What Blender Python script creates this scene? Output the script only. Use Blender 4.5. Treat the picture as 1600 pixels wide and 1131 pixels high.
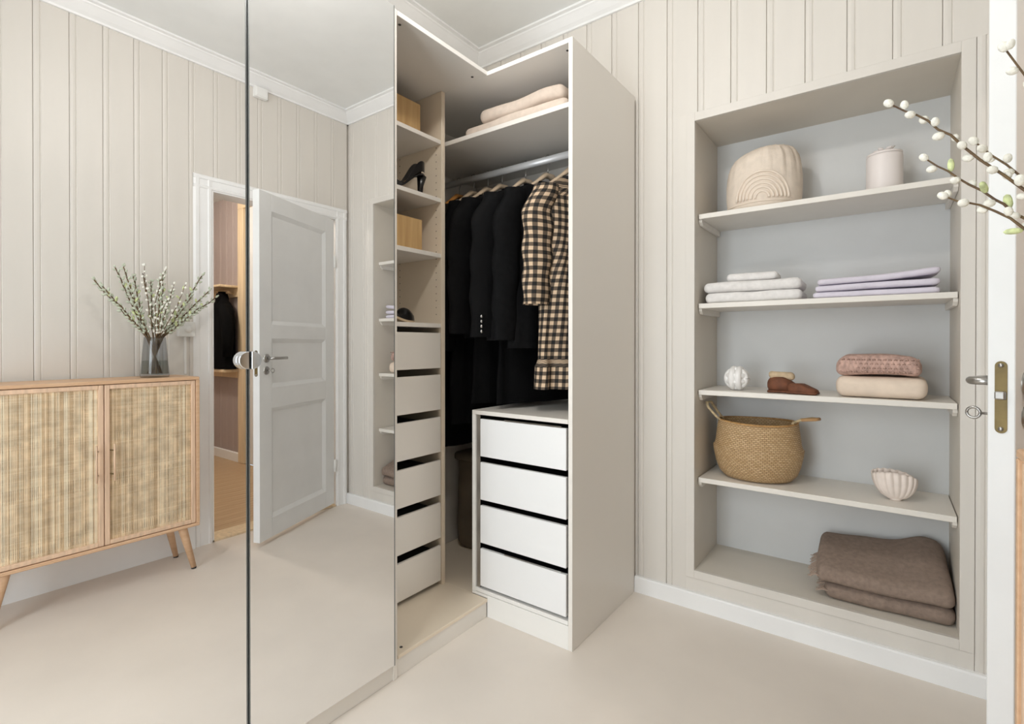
import bpy, bmesh, math, random
from mathutils import Vector, noise, Matrix
sc = bpy.context.scene
for o in list(bpy.data.objects): bpy.data.objects.remove(o)
COL = sc.collection
PI = math.pi
rnd = random.Random(7)

# ------------------------------------------------------------------ camera
cam = bpy.data.cameras.new('camera'); cam.sensor_width = 36.0; cam.sensor_fit = 'HORIZONTAL'
cam.lens = 790.44 / 1600 * 36; cam.shift_y = -24.5 / 1600; cam.clip_start = 0.02
camo = bpy.data.objects.new('camera', cam); COL.objects.link(camo)
camo.location = (0, 0, 1.1826); camo.rotation_euler = (PI / 2 - 0.0041, 0, 0.6385)
sc.camera = camo
# ------------------------------------------------------------------ world, lights, exposure
w = bpy.data.worlds.new('sky'); sc.world = w; w.use_nodes = True
w.node_tree.nodes['Background'].inputs[0].default_value = (0.80, 0.90, 1.0, 1)
w.node_tree.nodes['Background'].inputs[1].default_value = 1.2
sc.view_settings.view_transform = 'Standard'; sc.view_settings.look = 'None'
sc.view_settings.exposure = 0.03; sc.view_settings.gamma = 1.0; sc.view_settings.use_curve_mapping = False
sc.cycles.max_bounces = 9; sc.cycles.diffuse_bounces = 5; sc.cycles.glossy_bounces = 5
sc.cycles.sample_clamp_indirect = 4.0

def lamp(name, kind, loc, power, color, rot=(0, 0, 0), **kw):
    l = bpy.data.lights.new(name, kind); l.energy = power; l.color = color
    for k, v in kw.items(): setattr(l, k, v)
    o = bpy.data.objects.new(name, l); COL.objects.link(o); o.location = loc; o.rotation_euler = rot
    return o
# room extents (metres)
XL, XR, YF, YB, ZC = -1.97, 0.49, 2.307, -0.75, 2.885
# daylight just outside the window in the wall behind the camera
lamp('window_daylight', 'AREA', (-0.95, YB - 0.16, 1.22), 47, (0.93, 0.97, 1.0), (PI / 2, 0, 0), shape='RECTANGLE', size=0.98, size_y=2.1)
LAMP_POWER, LAMP_COL = 20, (1.0, 0.955, 0.90)
HALL_FILL_POWER = 42

# ------------------------------------------------------------------ materials
def lin(c):
    return tuple(((x / 255) / 12.92 if x <= 10 else (((x / 255) + 0.055) / 1.055) ** 2.4) for x in c) + (1,)
def mat(name, rgb, rough=0.5, metal=0.0, var=0.0, vscale=6.0, bump=0.0, bscale=80.0, stretch=(1, 1, 1), rgb2=None, spec=0.5, dist=0.002, coat=0.0):
    m = bpy.data.materials.new(name); m.use_nodes = True; nt = m.node_tree; b = nt.nodes['Principled BSDF']
    b.inputs['Base Color'].default_value = lin(rgb); b.inputs['Roughness'].default_value = rough
    b.inputs['Metallic'].default_value = metal; b.inputs['Specular IOR Level'].default_value = spec
    b.inputs['Coat Weight'].default_value = coat
    if var or bump:
        tc = nt.nodes.new('ShaderNodeTexCoord'); mp = nt.nodes.new('ShaderNodeMapping')
        mp.inputs['Scale'].default_value = stretch; nt.links.new(tc.outputs['Object'], mp.inputs['Vector'])
    if var:
        n = nt.nodes.new('ShaderNodeTexNoise'); n.inputs['Scale'].default_value = vscale; n.inputs['Detail'].default_value = 5
        nt.links.new(mp.outputs[0], n.inputs['Vector'])
        r = nt.nodes.new('ShaderNodeValToRGB'); r.color_ramp.elements[0].position = 0.3; r.color_ramp.elements[1].position = 0.7
        r.color_ramp.elements[0].color = lin(tuple(max(0, x * (1 - var)) for x in rgb)) if rgb2 is None else lin(rgb2)
        r.color_ramp.elements[1].color = lin(tuple(min(255, x * (1 + var)) for x in rgb)) if rgb2 is None else lin(rgb)
        nt.links.new(n.outputs[0], r.inputs[0]); nt.links.new(r.outputs[0], b.inputs['Base Color'])
    if bump:
        n2 = nt.nodes.new('ShaderNodeTexNoise'); n2.inputs['Scale'].default_value = bscale; n2.inputs['Detail'].default_value = 3
        nt.links.new(mp.outputs[0], n2.inputs['Vector'])
        bp = nt.nodes.new('ShaderNodeBump'); bp.inputs['Strength'].default_value = bump; bp.inputs['Distance'].default_value = dist
        nt.links.new(n2.outputs[0], bp.inputs['Height']); nt.links.new(bp.outputs[0], b.inputs['Normal'])
    return m
M = {}
M['wall'] = mat('wall_paint', (219, 214, 207), 0.45, var=0.012, vscale=2.5, bump=0.05, bscale=30, stretch=(3, 3, .4))
M['niche'] = mat('niche_paint', (214, 207, 196), 0.5, var=0.01, bump=0.04, bscale=40)
M['nicheback'] = mat('niche_back_paint', (214, 215, 215), 0.55, var=0.01, bump=0.04, bscale=40)
M['shelfpaint'] = mat('shelf_paint', (230, 225, 217), 0.4, var=0.012, bump=0.04, bscale=30)
M['white'] = mat('white_paint', (242, 242, 242), 0.4, var=0.01, bump=0.03, bscale=30)
M['doorwhite'] = mat('door_paint', (232, 233, 233), 0.38, var=0.012, bump=0.04, bscale=25)
M['ceiling'] = mat('ceiling_paint', (238, 239, 238), 0.8, var=0.01)
M['floor'] = mat('painted_floor', (226, 217, 207), 0.42, var=0.018, vscale=3.0, bump=0.03, bscale=12, stretch=(1, 1, 1))
M['melamine'] = mat('white_melamine', (231, 226, 219), 0.38)
M['beigemel'] = mat('beige_melamine', (232, 218, 198), 0.4)
M['edge'] = mat('white_edge', (238, 236, 232), 0.4)
M['drawerface'] = mat('drawer_front', (238, 238, 238), 0.35)
M['dark'] = mat('gap_shade', (40, 40, 40), 0.6)  # near black: shade between drawer fronts, put into the box colour
M['steel'] = mat('brushed_steel', (170, 168, 165), 0.28, 1.0)
M['chrome'] = mat('chrome', (215, 220, 226), 0.08, 1.0)
M['edgegrey'] = mat('grey_edge_strip', (120, 124, 124), 0.35, 0.6)
M['alu'] = mat('dark_aluminium', (110, 112, 112), 0.3, 1.0)
M['brass'] = mat('aged_brass', (118, 102, 66), 0.5, 0.55, var=0.1, vscale=30)
M['mirror'] = mat('mirror_glass', (243, 243, 243), 0.0, 1.0)
M['oak'] = mat('light_oak', (220, 184, 150), 0.45, var=0.1, vscale=5, stretch=(12, 1, 12), rgb2=(206, 166, 130), bump=0.05, bscale=40)
M['oakframe'] = mat('pale_oak_frame', (222, 190, 162), 0.45, var=0.06, vscale=6, stretch=(10, 10, 1))
M['cabinside'] = mat('cabinet_inside', (206, 172, 132), 0.5, var=0.05)
M['rattan'] = mat('woven_cane', (230, 206, 172), 0.55, var=0.1, vscale=20)
M['rattan2'] = mat('woven_cane_dark', (206, 178, 142), 0.55, var=0.1, vscale=20)
M['rattan3'] = mat('woven_cane_pale', (238, 220, 190), 0.55, var=0.08, vscale=20)
M['caneborder'] = mat('cane_border', (236, 204, 152), 0.5, var=0.06, vscale=30)
M['pine'] = mat('pine_box', (206, 172, 122), 0.5, var=0.12, vscale=5, stretch=(1, 8, .6), rgb2=(184, 146, 96))
M['pinecasing'] = mat('pine_casing', (226, 204, 170), 0.45, var=0.06, vscale=5, stretch=(9, 9, .5))
M['hallwall'] = mat('hall_wall_paint', (172, 158, 154), 0.5, var=0.06, vscale=1.0)
M['hallplank'] = mat('hall_floor_wood', (204, 176, 140), 0.4, var=0.15, vscale=4, stretch=(14, .8, 1), rgb2=(174, 144, 110))
M['seagrass'] = mat('seagrass', (202, 158, 100), 0.6, var=0.2, vscale=70, rgb2=(160, 116, 66), bump=0.9, bscale=110, dist=0.004)
M['rope'] = mat('twine_handle', (196, 176, 140), 0.7, var=0.15, vscale=60)
M['canvas'] = mat('natural_canvas', (226, 212, 197), 0.8, var=0.03, vscale=30, bump=0.25, bscale=220)
M['stitch'] = mat('cotton_cord', (232, 218, 203), 0.8, bump=0.4, bscale=300)
M['blush'] = mat('blush_ceramic', (236, 228, 225), 0.4)
M['knot'] = mat('white_ceramic', (244, 242, 240), 0.45)
M['suede'] = mat('brown_suede', (104, 62, 40), 0.75, var=0.15, vscale=40)
M['creamlining'] = mat('cream_lining', (196, 174, 144), 0.85, var=0.06, vscale=60)
M['mauveknit'] = mat('mauve_knit', (188, 156, 144), 0.85, var=0.14, vscale=70, stretch=(1, 1, .5), bump=0.6, bscale=130, dist=0.004)
M['sandknit'] = mat('sand_knit', (228, 210, 192), 0.85, var=0.03, vscale=20, bump=0.25, bscale=260)
M['whitetowel'] = mat('white_towel', (230, 227, 225), 0.95, var=0.03, vscale=50, bump=0.5, bscale=300)
M['lilac'] = mat('lilac_cloth', (218, 212, 224), 0.85, var=0.03, vscale=20, bump=0.2, bscale=250)
M['shell'] = mat('shell_plaster', (236, 223, 214), 0.55, var=0.03, vscale=20)
M['throw'] = mat('brown_wool_throw', (142, 124, 112), 0.95, var=0.07, vscale=60, bump=0.5, bscale=260)
M['fringe'] = mat('wool_fringe', (168, 148, 134), 0.9)
M['beigeblanket'] = mat('beige_blanket', (214, 198, 184), 0.9, var=0.03, vscale=40, bump=0.4, bscale=260)
M['black1'] = mat('black_wool', (17, 17, 18), 0.8, spec=0.08, var=0.15, vscale=40, bump=0.2, bscale=200)
M['black2'] = mat('charcoal_cloth', (23, 23, 24), 0.85, spec=0.08, bump=0.2, bscale=200)
M['black3'] = mat('black_cotton', (11, 11, 12), 0.85, spec=0.08, bump=0.2, bscale=200)
M['brownblack'] = mat('brown_black_cloth', (31, 27, 21), 0.85, spec=0.08, bump=0.2, bscale=200)
M['taupe'] = mat('taupe_bag_cloth', (110, 98, 84), 0.85, var=0.1)
M['blackleather'] = mat('black_leather', (22, 21, 21), 0.3)
M['tan'] = mat('tan_insole', (190, 150, 104), 0.6)
M['hangerwood'] = mat('pale_hanger_wood', (206, 184, 158), 0.5, var=0.06, vscale=20)
M['hangerorange'] = mat('amber_hanger_wood', (186, 128, 62), 0.5)
M['twig'] = mat('willow_twig', (112, 90, 56), 0.6, var=0.25, vscale=40, rgb2=(84, 62, 44))
M['catkin'] = mat('white_catkin', (238, 236, 226), 0.9, var=0.05, vscale=60, bump=0.5, bscale=300)
M['catgrey'] = mat('grey_catkin', (196, 202, 184), 0.9, var=0.15, vscale=60)
M['catgreen'] = mat('green_catkin', (212, 222, 168), 0.85, var=0.15, vscale=60, bump=0.5, bscale=300)
M['catscale'] = mat('bud_scale', (88, 66, 44), 0.5)
M['plastic'] = mat('white_plastic', (240, 240, 238), 0.35)
M['rubber'] = mat('dark_rubber', (52, 50, 48), 0.6)

def node_mat(name): 
    m = bpy.data.materials.new(name); m.use_nodes = True
    return m, m.node_tree, m.node_tree.nodes['Principled BSDF']
def mix_glass(name, tint, fac, rough=0.02):
    m = bpy.data.materials.new(name); m.use_nodes = True; nt = m.node_tree; nt.nodes.clear()
    out = nt.nodes.new('ShaderNodeOutputMaterial'); mx = nt.nodes.new('ShaderNodeMixShader')
    t = nt.nodes.new('ShaderNodeBsdfTransparent'); t.inputs[0].default_value = tint
    g = nt.nodes.new('ShaderNodeBsdfGlossy'); g.inputs['Roughness'].default_value = rough
    mx.inputs[0].default_value = fac
    nt.links.new(t.outputs[0], mx.inputs[1]); nt.links.new(g.outputs[0], mx.inputs[2]); nt.links.new(mx.outputs[0], out.inputs[0])
    return m
M['windowglass'] = mix_glass('window_glass', (0.97, 0.98, 0.98, 1), 0.05)
M['smokeglass'] = mix_glass('smoked_glass', (0.84, 0.85, 0.86, 1), 0.07)
M['water'] = mix_glass('vase_water', (0.86, 0.90, 0.87, 1), 0.03)
# lamp shade that gives off light
m, nt, b = node_mat('lamp_opal_glass'); b.inputs['Base Color'].default_value = (1, 1, 1, 1); b.inputs['Emission Color'].default_value = LAMP_COL + (1,); b.inputs['Emission Strength'].default_value = 3.0; M['opal'] = m
# gingham from uv (metres)
m, nt, b = node_mat('checked_cotton'); b.inputs['Roughness'].default_value = 0.85
uv = nt.nodes.new('ShaderNodeUVMap'); sep = nt.nodes.new('ShaderNodeSeparateXYZ'); nt.links.new(uv.outputs[0], sep.inputs[0])
def mth(op, a, bb=None):
    n = nt.nodes.new('ShaderNodeMath'); n.operation = op
    for i, v in enumerate((a, bb)):
        if v is None: continue
        if isinstance(v, (int, float)): n.inputs[i].default_value = v
        else: nt.links.new(v, n.inputs[i])
    return n.outputs[0]
def stripe(sock, per, duty): return mth('LESS_THAN', mth('FRACT', mth('MULTIPLY', sock, 1 / per)), duty)
s1 = stripe(sep.outputs[0], .033, .5); s2 = stripe(sep.outputs[1], .033, .5)
tot = mth('MULTIPLY', mth('ADD', s1, s2), 0.5)
rp = nt.nodes.new('ShaderNodeValToRGB'); rp.color_ramp.interpolation = 'CONSTANT'
rp.color_ramp.elements[0].color = lin((214, 188, 158)); rp.color_ramp.elements[1].position = .4; rp.color_ramp.elements[1].color = lin((100, 86, 72))
e = rp.color_ramp.elements.new(.9); e.color = lin((24, 22, 22))
nt.links.new(tot, rp.inputs[0]); nt.links.new(rp.outputs[0], b.inputs['Base Color']); M['gingham'] = m
# basket weave: rows of wound strands
m, nt, b = node_mat('seagrass_weave'); b.inputs['Roughness'].default_value = 0.65
uv = nt.nodes.new('ShaderNodeUVMap'); br = nt.nodes.new('ShaderNodeTexBrick'); nt.links.new(uv.outputs[0], br.inputs['Vector'])
br.inputs['Color1'].default_value = lin((214, 184, 142)); br.inputs['Color2'].default_value = lin((196, 162, 118)); br.inputs['Mortar'].default_value = lin((146, 114, 78))
br.inputs['Scale'].default_value = 1.0; br.inputs['Brick Width'].default_value = .016; br.inputs['Row Height'].default_value = .0085; br.inputs['Mortar Size'].default_value = .0014; br.inputs['Mortar Smooth'].default_value = .6
nt.links.new(br.outputs['Color'], b.inputs['Base Color'])
bp = nt.nodes.new('ShaderNodeBump'); bp.invert = True; bp.inputs['Strength'].default_value = .8; bp.inputs['Distance'].default_value = .004
nt.links.new(br.outputs['Fac'], bp.inputs['Height']); nt.links.new(bp.outputs[0], b.inputs['Normal']); M['weave'] = m

# ------------------------------------------------------------------ mesh helpers
class MB:
    def __init__(s): s.v = []; s.f = []; s.uv = {}
    def add(s, vs, fs, uvs=None):
        o = len(s.v); s.v += [tuple(p) for p in vs]
        for k, f in enumerate(fs):
            s.f.append(tuple(i + o for i in f))
            if uvs: s.uv[len(s.f) - 1] = uvs[k]
        return s
    def box(s, x0, x1, y0, y1, z0, z1):
        v = [(x, y, z) for z in (z0, z1) for y in (y0, y1) for x in (x0, x1)]
        return s.add(v, [(0, 2, 3, 1), (4, 5, 7, 6), (0, 1, 5, 4), (2, 6, 7, 3), (0, 4, 6, 2), (1, 3, 7, 5)])
    def tube(s, path, r, n=8, caps=True, ell=1.0):
        path = [Vector(p) for p in path]; k = len(path); vs = []; fs = []
        t0 = (path[1] - path[0]).normalized()
        ref = Vector((0, 0, 1)) if abs(t0.z) < .9 else Vector((1, 0, 0))
        u = t0.cross(ref).normalized()
        for i, p in enumerate(path):
            t = (path[min(i + 1, k - 1)] - path[max(i - 1, 0)]).normalized()
            u = (u - t * u.dot(t)).normalized(); w_ = t.cross(u)
            rr = r[i] if isinstance(r, (list, tuple)) else r
            for j in range(n):
                a = 2 * PI * j / n; vs.append(p + u * (rr * math.cos(a)) + w_ * (rr * ell * math.sin(a)))
        for i in range(k - 1):
            for j in range(n):
                a = i * n + j; b_ = i * n + (j + 1) % n; fs.append((a, b_, b_ + n, a + n))
        if caps: fs.append(tuple(range(n))[::-1]); fs.append(tuple(range((k - 1) * n, k * n)))
        return s.add(vs, fs)
    def lathe(s, prof, n=32, c=(0, 0, 0), fn=None, caps=(False, False), uv=False):
        vs = []; fs = []; uvs = []; k = len(prof); L = [0]
        for i in range(1, k): L.append(L[-1] + math.hypot(prof[i][0] - prof[i - 1][0], prof[i][1] - prof[i - 1][1]))
        for i, (r, z) in enumerate(prof):
            for j in range(n):
                a = 2 * PI * j / n; p = Vector((r * math.cos(a), r * math.sin(a), z))
                if fn: p = fn(p, a, i / (k - 1))
                vs.append((p[0] + c[0], p[1] + c[1], p[2] + c[2]))
        R = max(p[0] for p in prof)
        for i in range(k - 1):
            for j in range(n):
                a = i * n + j; b_ = i * n + (j + 1) % n; fs.append((a, b_, b_ + n, a + n))
                uvs.append([(j / n * 2 * PI * R, L[i]), ((j + 1) / n * 2 * PI * R, L[i]), ((j + 1) / n * 2 * PI * R, L[i + 1]), (j / n * 2 * PI * R, L[i + 1])])
        if caps[0]: fs.append(tuple(range(n))[::-1]); uvs.append([(0, 0)] * n)
        if caps[1]: fs.append(tuple(range((k - 1) * n, k * n))); uvs.append([(0, 0)] * n)
        return s.add(vs, fs, uvs if uv else None)
    def prism(s, poly, a0, a1, axis):
        # poly: 2d points in the plane normal to axis ('x': (y,z), 'y': (x,z), 'z': (x,y))
        n = len(poly)
        P = {'x': lambda p, a: (a, p[0], p[1]), 'y': lambda p, a: (p[0], a, p[1]), 'z': lambda p, a: (p[0], p[1], a)}[axis]
        vs = [P(p, a0) for p in poly] + [P(p, a1) for p in poly]
        fs = [(i, (i + 1) % n, (i + 1) % n + n, i + n) for i in range(n)] + [tuple(range(n))[::-1], tuple(range(n, 2 * n))]
        return s.add(vs, fs)
    def grid(s, pts, nu, nv, closed_u=False):
        # pts[v][u]
        vs = [p for row in pts for p in row]; fs = []
        for v in range(nv - 1):
            for u in range(nu if closed_u else nu - 1):
                a = v * nu + u; b_ = v * nu + (u + 1) % nu; fs.append((a, b_, b_ + nu, a + nu))
        return s.add(vs, fs)
    def mesh(s, name, bevel=0.0, seg=2, smooth=False, normals=True):
        me = bpy.data.meshes.new(name); me.from_pydata(s.v, [], s.f)
        if s.uv:
            ul = me.uv_layers.new(name='UVMap')
            for p in me.polygons:
                u = s.uv.get(p.index)
                if u:
                    for k, li in enumerate(p.loop_indices): ul.data[li].uv = u[k % len(u)]
        bm = bmesh.new(); bm.from_mesh(me)
        if normals: bmesh.ops.recalc_face_normals(bm, faces=bm.faces)
        if bevel:
            es = [e_ for e_ in bm.edges if len(e_.link_faces) == 2 and e_.calc_face_angle(0) > .5]
            bmesh.ops.bevel(bm, geom=es, offset=bevel, segments=seg, affect='EDGES', profile=.5, clamp_overlap=True)
        bm.to_mesh(me); bm.free()
        if smooth:
            for p in me.polygons: p.use_smooth = True
        me.update(); return me
def tag(o, label=None, cat=None, group=None, kind=None):
    if label: o['label'] = label
    if cat: o['category'] = cat
    if group: o['group'] = group
    if kind: o['kind'] = kind
    return o
def link(name, me, mt=None, parent=None, loc=None, rot=None):
    o = bpy.data.objects.new(name, me); COL.objects.link(o)
    if mt is not None and not me.materials: me.materials.append(M[mt] if isinstance(mt, str) else mt)
    if parent is not None: o.parent = parent
    if loc: o.location = loc
    if rot: o.rotation_euler = rot
    return o
def obj(name, mb, mt, parent=None, bevel=0.0, seg=2, smooth=False, loc=None, rot=None):
    return link(name, mb.mesh(name, bevel, seg, smooth), mt, parent, loc, rot)
def bx(name, x0, x1, y0, y1, z0, z1, mt, parent=None, bevel=0.0015, seg=1):
    return obj(name, MB().box(x0, x1, y0, y1, z0, z1), mt, parent, bevel, seg)
def thing(name, label, cat, loc=(0, 0, 0), rotz=0.0, group=None):
    o = bpy.data.objects.new(name, None); COL.objects.link(o); o.empty_display_size = .05
    o.location = loc; o.rotation_euler = (0, 0, rotz)
    return tag(o, label, cat, group)
def struct(name, mb, mt, bevel=0.0, smooth=False, parent=None):
    o = obj(name, mb, mt, parent, bevel, 1, smooth)
    if parent is None: o['kind'] = 'structure'
    return o
def sstep(a, b_, x):
    t = max(0, min(1, (x - a) / (b_ - a))); return t * t * (3 - 2 * t)
def soft_box(wd, d, h, r, fn=None, seed=0, amp=.003, nsc=9, n=(20, 14, 7)):
    """rounded cushion-like block standing on z=0"""
    mb = MB(); hx, hy, hz = wd / 2, d / 2, h / 2
    bm = bmesh.new(); key = {}; fs = []
    def V(p):
        k = tuple(round(c, 6) for c in p)
        if k not in key: key[k] = len(key)
        return key[k]
    for ax in range(3):
        a, b_ = [(1, 2), (0, 2), (0, 1)][ax]
        for sgn in (-1, 1):
            for i in range(n[a]):
                for j in range(n[b_]):
                    q = []
                    for di, dj in ((0, 0), (1, 0), (1, 1), (0, 1)):
                        p = [0, 0, 0]; p[ax] = sgn
                        p[a] = -1 + 2 * (i + di) / n[a]; p[b_] = -1 + 2 * (j + dj) / n[b_]; q.append(V(p))
                    fs.append(tuple(q))
    bm.free(); vs = [None] * len(key)
    for k, i in key.items():
        p = Vector((k[0] * hx, k[1] * hy, k[2] * hz))
        c = Vector((max(-hx + r, min(hx - r, p.x)), max(-hy + r, min(hy - r, p.y)), max(-hz + r, min(hz - r, p.z))))
        dv = p - c
        if dv.length > 1e-9: p = c + dv.normalized() * min(r, max(abs(dv.x), abs(dv.y), abs(dv.z)))
        nz = noise.noise_vector((p + Vector((seed * 3.1, seed * 1.7, 0))) * nsc) * amp
        p = p + nz; p.z += hz
        if fn: p = fn(p)
        p.z = max(p.z, 0.0005) if fn is None else p.z
        vs[i] = p
    return mb.add(vs, fs)

# ================================================================== ROOM SHELL
AX0, AX1, AZ0, AZ1, AD = -0.694, 0.2006, 0.169, 2.1804, 0.372
TB = 0.012                                   # board thickness
yb = YF + TB; YW2 = YF + AD + .08
fl = MB().box(XL - .1, XR + .02, YB - .1, YF + .05, -.05, 0); struct('floor', fl, 'floor')
struct('ceiling', MB().box(XL - .1, XR + .12, YB - .1, YF + .1, ZC, ZC + .06), 'ceiling')
wa = MB()
wa.box(XL - .1, AX0, yb, YW2, 0, ZC).box(AX1, XR + .12, yb, YW2, 0, ZC).box(AX0, AX1, yb, YW2, AZ1, ZC).box(AX0, AX1, yb, YW2, 0, AZ0)
wall_front = struct('wall_front', wa, 'niche')
bx('niche_back', AX0, AX1, YF + AD, YW2, AZ0, AZ1, 'nicheback', wall_front, 0)
struct('wall_left', MB().box(XL - .1, XL, YB - .1, yb, 0, ZC), 'wall')
DY0, DY1, DZ = 1.345, 2.22, 2.113            # door opening in the right wall
wr = MB(); WT = .12
xw = XR + TB
wr.box(xw, xw + WT, YB - .1, DY0, 0, ZC).box(xw, xw + WT, DY1, yb + .05, 0, ZC).box(xw, xw + WT, DY0, DY1, DZ, ZC)
wall_right = struct('wall_right', wr, 'wall')
# back wall with window
WX0, WX1, WZ0, WZ1 = -1.45, -.45, .15, 2.3
wb = MB(); wb.box(XL - .1, WX0, YB - .12, YB, 0, ZC).box(WX1, XR + .12, YB - .12, YB, 0, ZC).box(WX0, WX1, YB - .12, YB, 0, WZ0).box(WX0, WX1, YB - .12, YB, WZ1, ZC)
struct('wall_back', wb, 'wall')
win = tag(thing('window_1', None, None, (0, 0, 0)), kind='structure')
xm_ = (WX0 + WX1) / 2
for a in ((WX0, WX0 + .05, WZ0, WZ1), (WX1 - .05, WX1, WZ0, WZ1), (xm_ - .03, xm_ + .03, WZ0 + .05, WZ1 - .05), (WX0 + .05, WX1 - .05, WZ0, WZ0 + .05), (WX0 + .05, WX1 - .05, WZ1 - .05, WZ1)):
    bx('window_frame', a[0], a[1], YB - .09, YB - .03, a[2], a[3], 'white', win)
bx('pane', WX0 + .05, xm_ - .03, YB - .065, YB - .06, WZ0 + .05, WZ1 - .05, 'windowglass', win, 0)
bx('pane', xm_ + .03, WX1 - .05, YB - .065, YB - .06, WZ0 + .05, WZ1 - .05, 'windowglass', win, 0)
bx('window_sill', WX0 - .04, WX1 + .04, YB - .03, YB + .06, WZ0 - .03, WZ0, 'white', win)

# ---- panelling boards: groove, bead, second groove, flat
def board_mesh(wd, hgt, axis):
    pr = [(0.0, -.0065), (.002, -.0015), (.005, .0), (.014, .0010), (.023, .0), (.0265, -.0032), (.030, .0), (wd - .0015, .0), (wd, -.0065), (wd, -TB), (0, -TB)]
    mb = MB()
    if axis == 'y': poly = [(a, -d) for a, d in pr]          # front wall: x along, faces -Y
    else: poly = [(-d, a) for a, d in pr]                     # right wall: y along, faces -X
    mb.prism(poly, 0, hgt, 'z'); return mb.mesh('board')
cache = {}
def board(parent, axis, a0, a1, z0, z1):
    k = (axis, round(a1 - a0, 4), round(z1 - z0, 4))
    if k not in cache: cache[k] = board_mesh(a1 - a0, z1 - z0, axis)
    o = link('board', cache[k], 'wall', parent)
    o.location = (a0, YF, z0) if axis == 'y' else (XR, a0, z0)
CW = .038                                    # niche casing width
BZ1 = 2.825
pit = .1389
for k in range(-7, 12):
    a0 = -1.095 + pit * k - .004; a1 = a0 + pit
    a0 = max(a0, XL); a1 = min(a1, XR)
    if a1 - a0 < .035: continue
    if a1 <= AX0 - .005: board(wall_front, 'y', a0, a1, .07, BZ1)
    elif a0 >= AX1 + CW: board(wall_front, 'y', a0, a1, .07, BZ1)
    elif a0 < AX0 - CW and a1 > AX0: board(wall_front, 'y', a0, AX0 - CW + .002, .07, AZ1 + CW); board(wall_front, 'y', a0, a1, AZ1 + CW, BZ1)
    elif a1 > AX1 + CW: board(wall_front, 'y', AX1 + CW, a1, .07, AZ1 + CW); board(wall_front, 'y', a0, a1, AZ1 + CW, BZ1)
    else: board(wall_front, 'y', a0, a1, AZ1 + CW, BZ1)
# niche casing, slightly proud, and the flat rail under it
bx('niche_casing', AX0 - CW, AX0, YF - .003, yb, AZ0 - .035, AZ1 + CW, 'wall', wall_front, .001)
bx('niche_casing', AX1, AX1 + CW, YF - .003, yb, AZ0 - .035, AZ1 + CW, 'wall', wall_front, .001)
bx('niche_casing', AX0, AX1, YF - .003, yb, AZ1, AZ1 + CW, 'wall', wall_front, .001)
bx('niche_casing', AX0, AX1, YF - .003, yb, AZ0 - .035, AZ0, 'wall', wall_front, .001)
bx('niche_rail', AX0 - CW, AX1 + CW, YF, yb, .07, AZ0 - .036, 'wall', wall_front, .001)
CY0, CY1, CZ = 1.254, 2.29, 2.178            # door casing outside
for k in range(-11, 14):
    a0 = .575 + .1325 * k - .004; a1 = a0 + .1325
    a0 = max(a0, YB); a1 = min(a1, YF)
    if a1 - a0 < .035: continue
    if a1 <= CY0 + .01: board(wall_right, 'x', a0, a1, .07, BZ1)
    elif a0 < CY0: board(wall_right, 'x', a0, CY0 + .01, .07, CZ - .02); board(wall_right, 'x', a0, a1, CZ - .02, BZ1)
    else: board(wall_right, 'x', a0, a1, CZ - .02, BZ1)
# baseboards
def skirt(name, axis, a0, a1, w0, sgn, h=.0745, t=.02):
    prof = [(0, 0), (t, 0), (t, h - .006), (t - .005, h), (0, h)]
    mb = MB()
    if axis == 'x': mb.prism([(w0 + sgn * p, z) for p, z in prof], a0, a1, 'x')
    else: mb.prism([(w0 + sgn * p, z) for p, z in prof], a0, a1, 'y')
    return struct(name, mb, 'white')
skirt('baseboard_front', 'x', -.969, XR, YF, -1)
skirt('baseboard_right', 'y', YB, CY0, XR, -1, h=.16)
# cornices
def cornice(name, axis, a0, a1, w0, sgn):
    pr = [(0, 2.812), (.012, 2.812), (.014, 2.822), (.030, 2.834), (.060, 2.862), (.066, 2.866), (.068, 2.872), (.085, 2.875), (.085, ZC), (0, ZC)]
    mb = MB(); mb.prism([(w0 + sgn * p, z) for p, z in pr], a0, a1, axis); return struct(name, mb, 'white')
cornice('trim_1', 'x', XL, XR, YF, -1); cornice('trim_2', 'y', YB, YF, XR, -1); cornice('trim_3', 'y', YB, YF, XL, 1); cornice('trim_4', 'x', XL, XR, YB, 1)

# ---- door casing + lining
cas = tag(thing('trim_5', None, None), kind='structure')
prc = [(0, 0), (.0, -.014), (.012, -.02), (.030, -.02), (.034, -.015), (.078, -.015), (.084, -.02), (.098, -.018), (.104, -.012), (.111, -.012), (.111, 0)]
def jamb(y0, sg):
    mb = MB(); mb.prism([(XR + TB + d, y0 + sg * a) for a, d in prc], 0, CZ - .003, 'z'); obj('casing_board', mb, 'white', cas)
jamb(CY0, 1); 
mb = MB(); mb.prism([(XR + TB + d, CY1 - a * .85) for a, d in prc], 0, CZ - .003, 'z'); obj('casing_board', mb, 'white', cas)
mb = MB(); mb.prism([(XR + TB + d - .0005, CZ - a * .78) for a, d in prc], CY0, CY1, 'y'); obj('casing_head', mb, 'white', cas)
bx('lining', XR + TB - .004, xw + WT + .01, DY0, DY0 + .02, 0, DZ - .02, 'white', cas); bx('lining', XR + TB - .004, xw + WT + .01, DY1 - .02, DY1, 0, DZ - .02, 'white', cas)
bx('lining_head', XR + TB - .004, xw + WT + .01, DY0, DY1, DZ - .02, DZ, 'white', cas)
bx('threshold', XR, xw + WT + .01, DY0, DY1, -.004, .012, 'pinecasing', cas)

# ---- door leaf (door_1): local x from hinge to free edge, local y = face normal
HX, HY = XR - .012, 2.175
fx, fy = .1723, 1.4775
ang = math.atan2(fy - HY, fx - HX); DL = math.hypot(fx - HX, fy - HY); DT = .044
door = tag(thing('door_1', None, None, (HX, HY, 0), ang), kind='structure')
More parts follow.
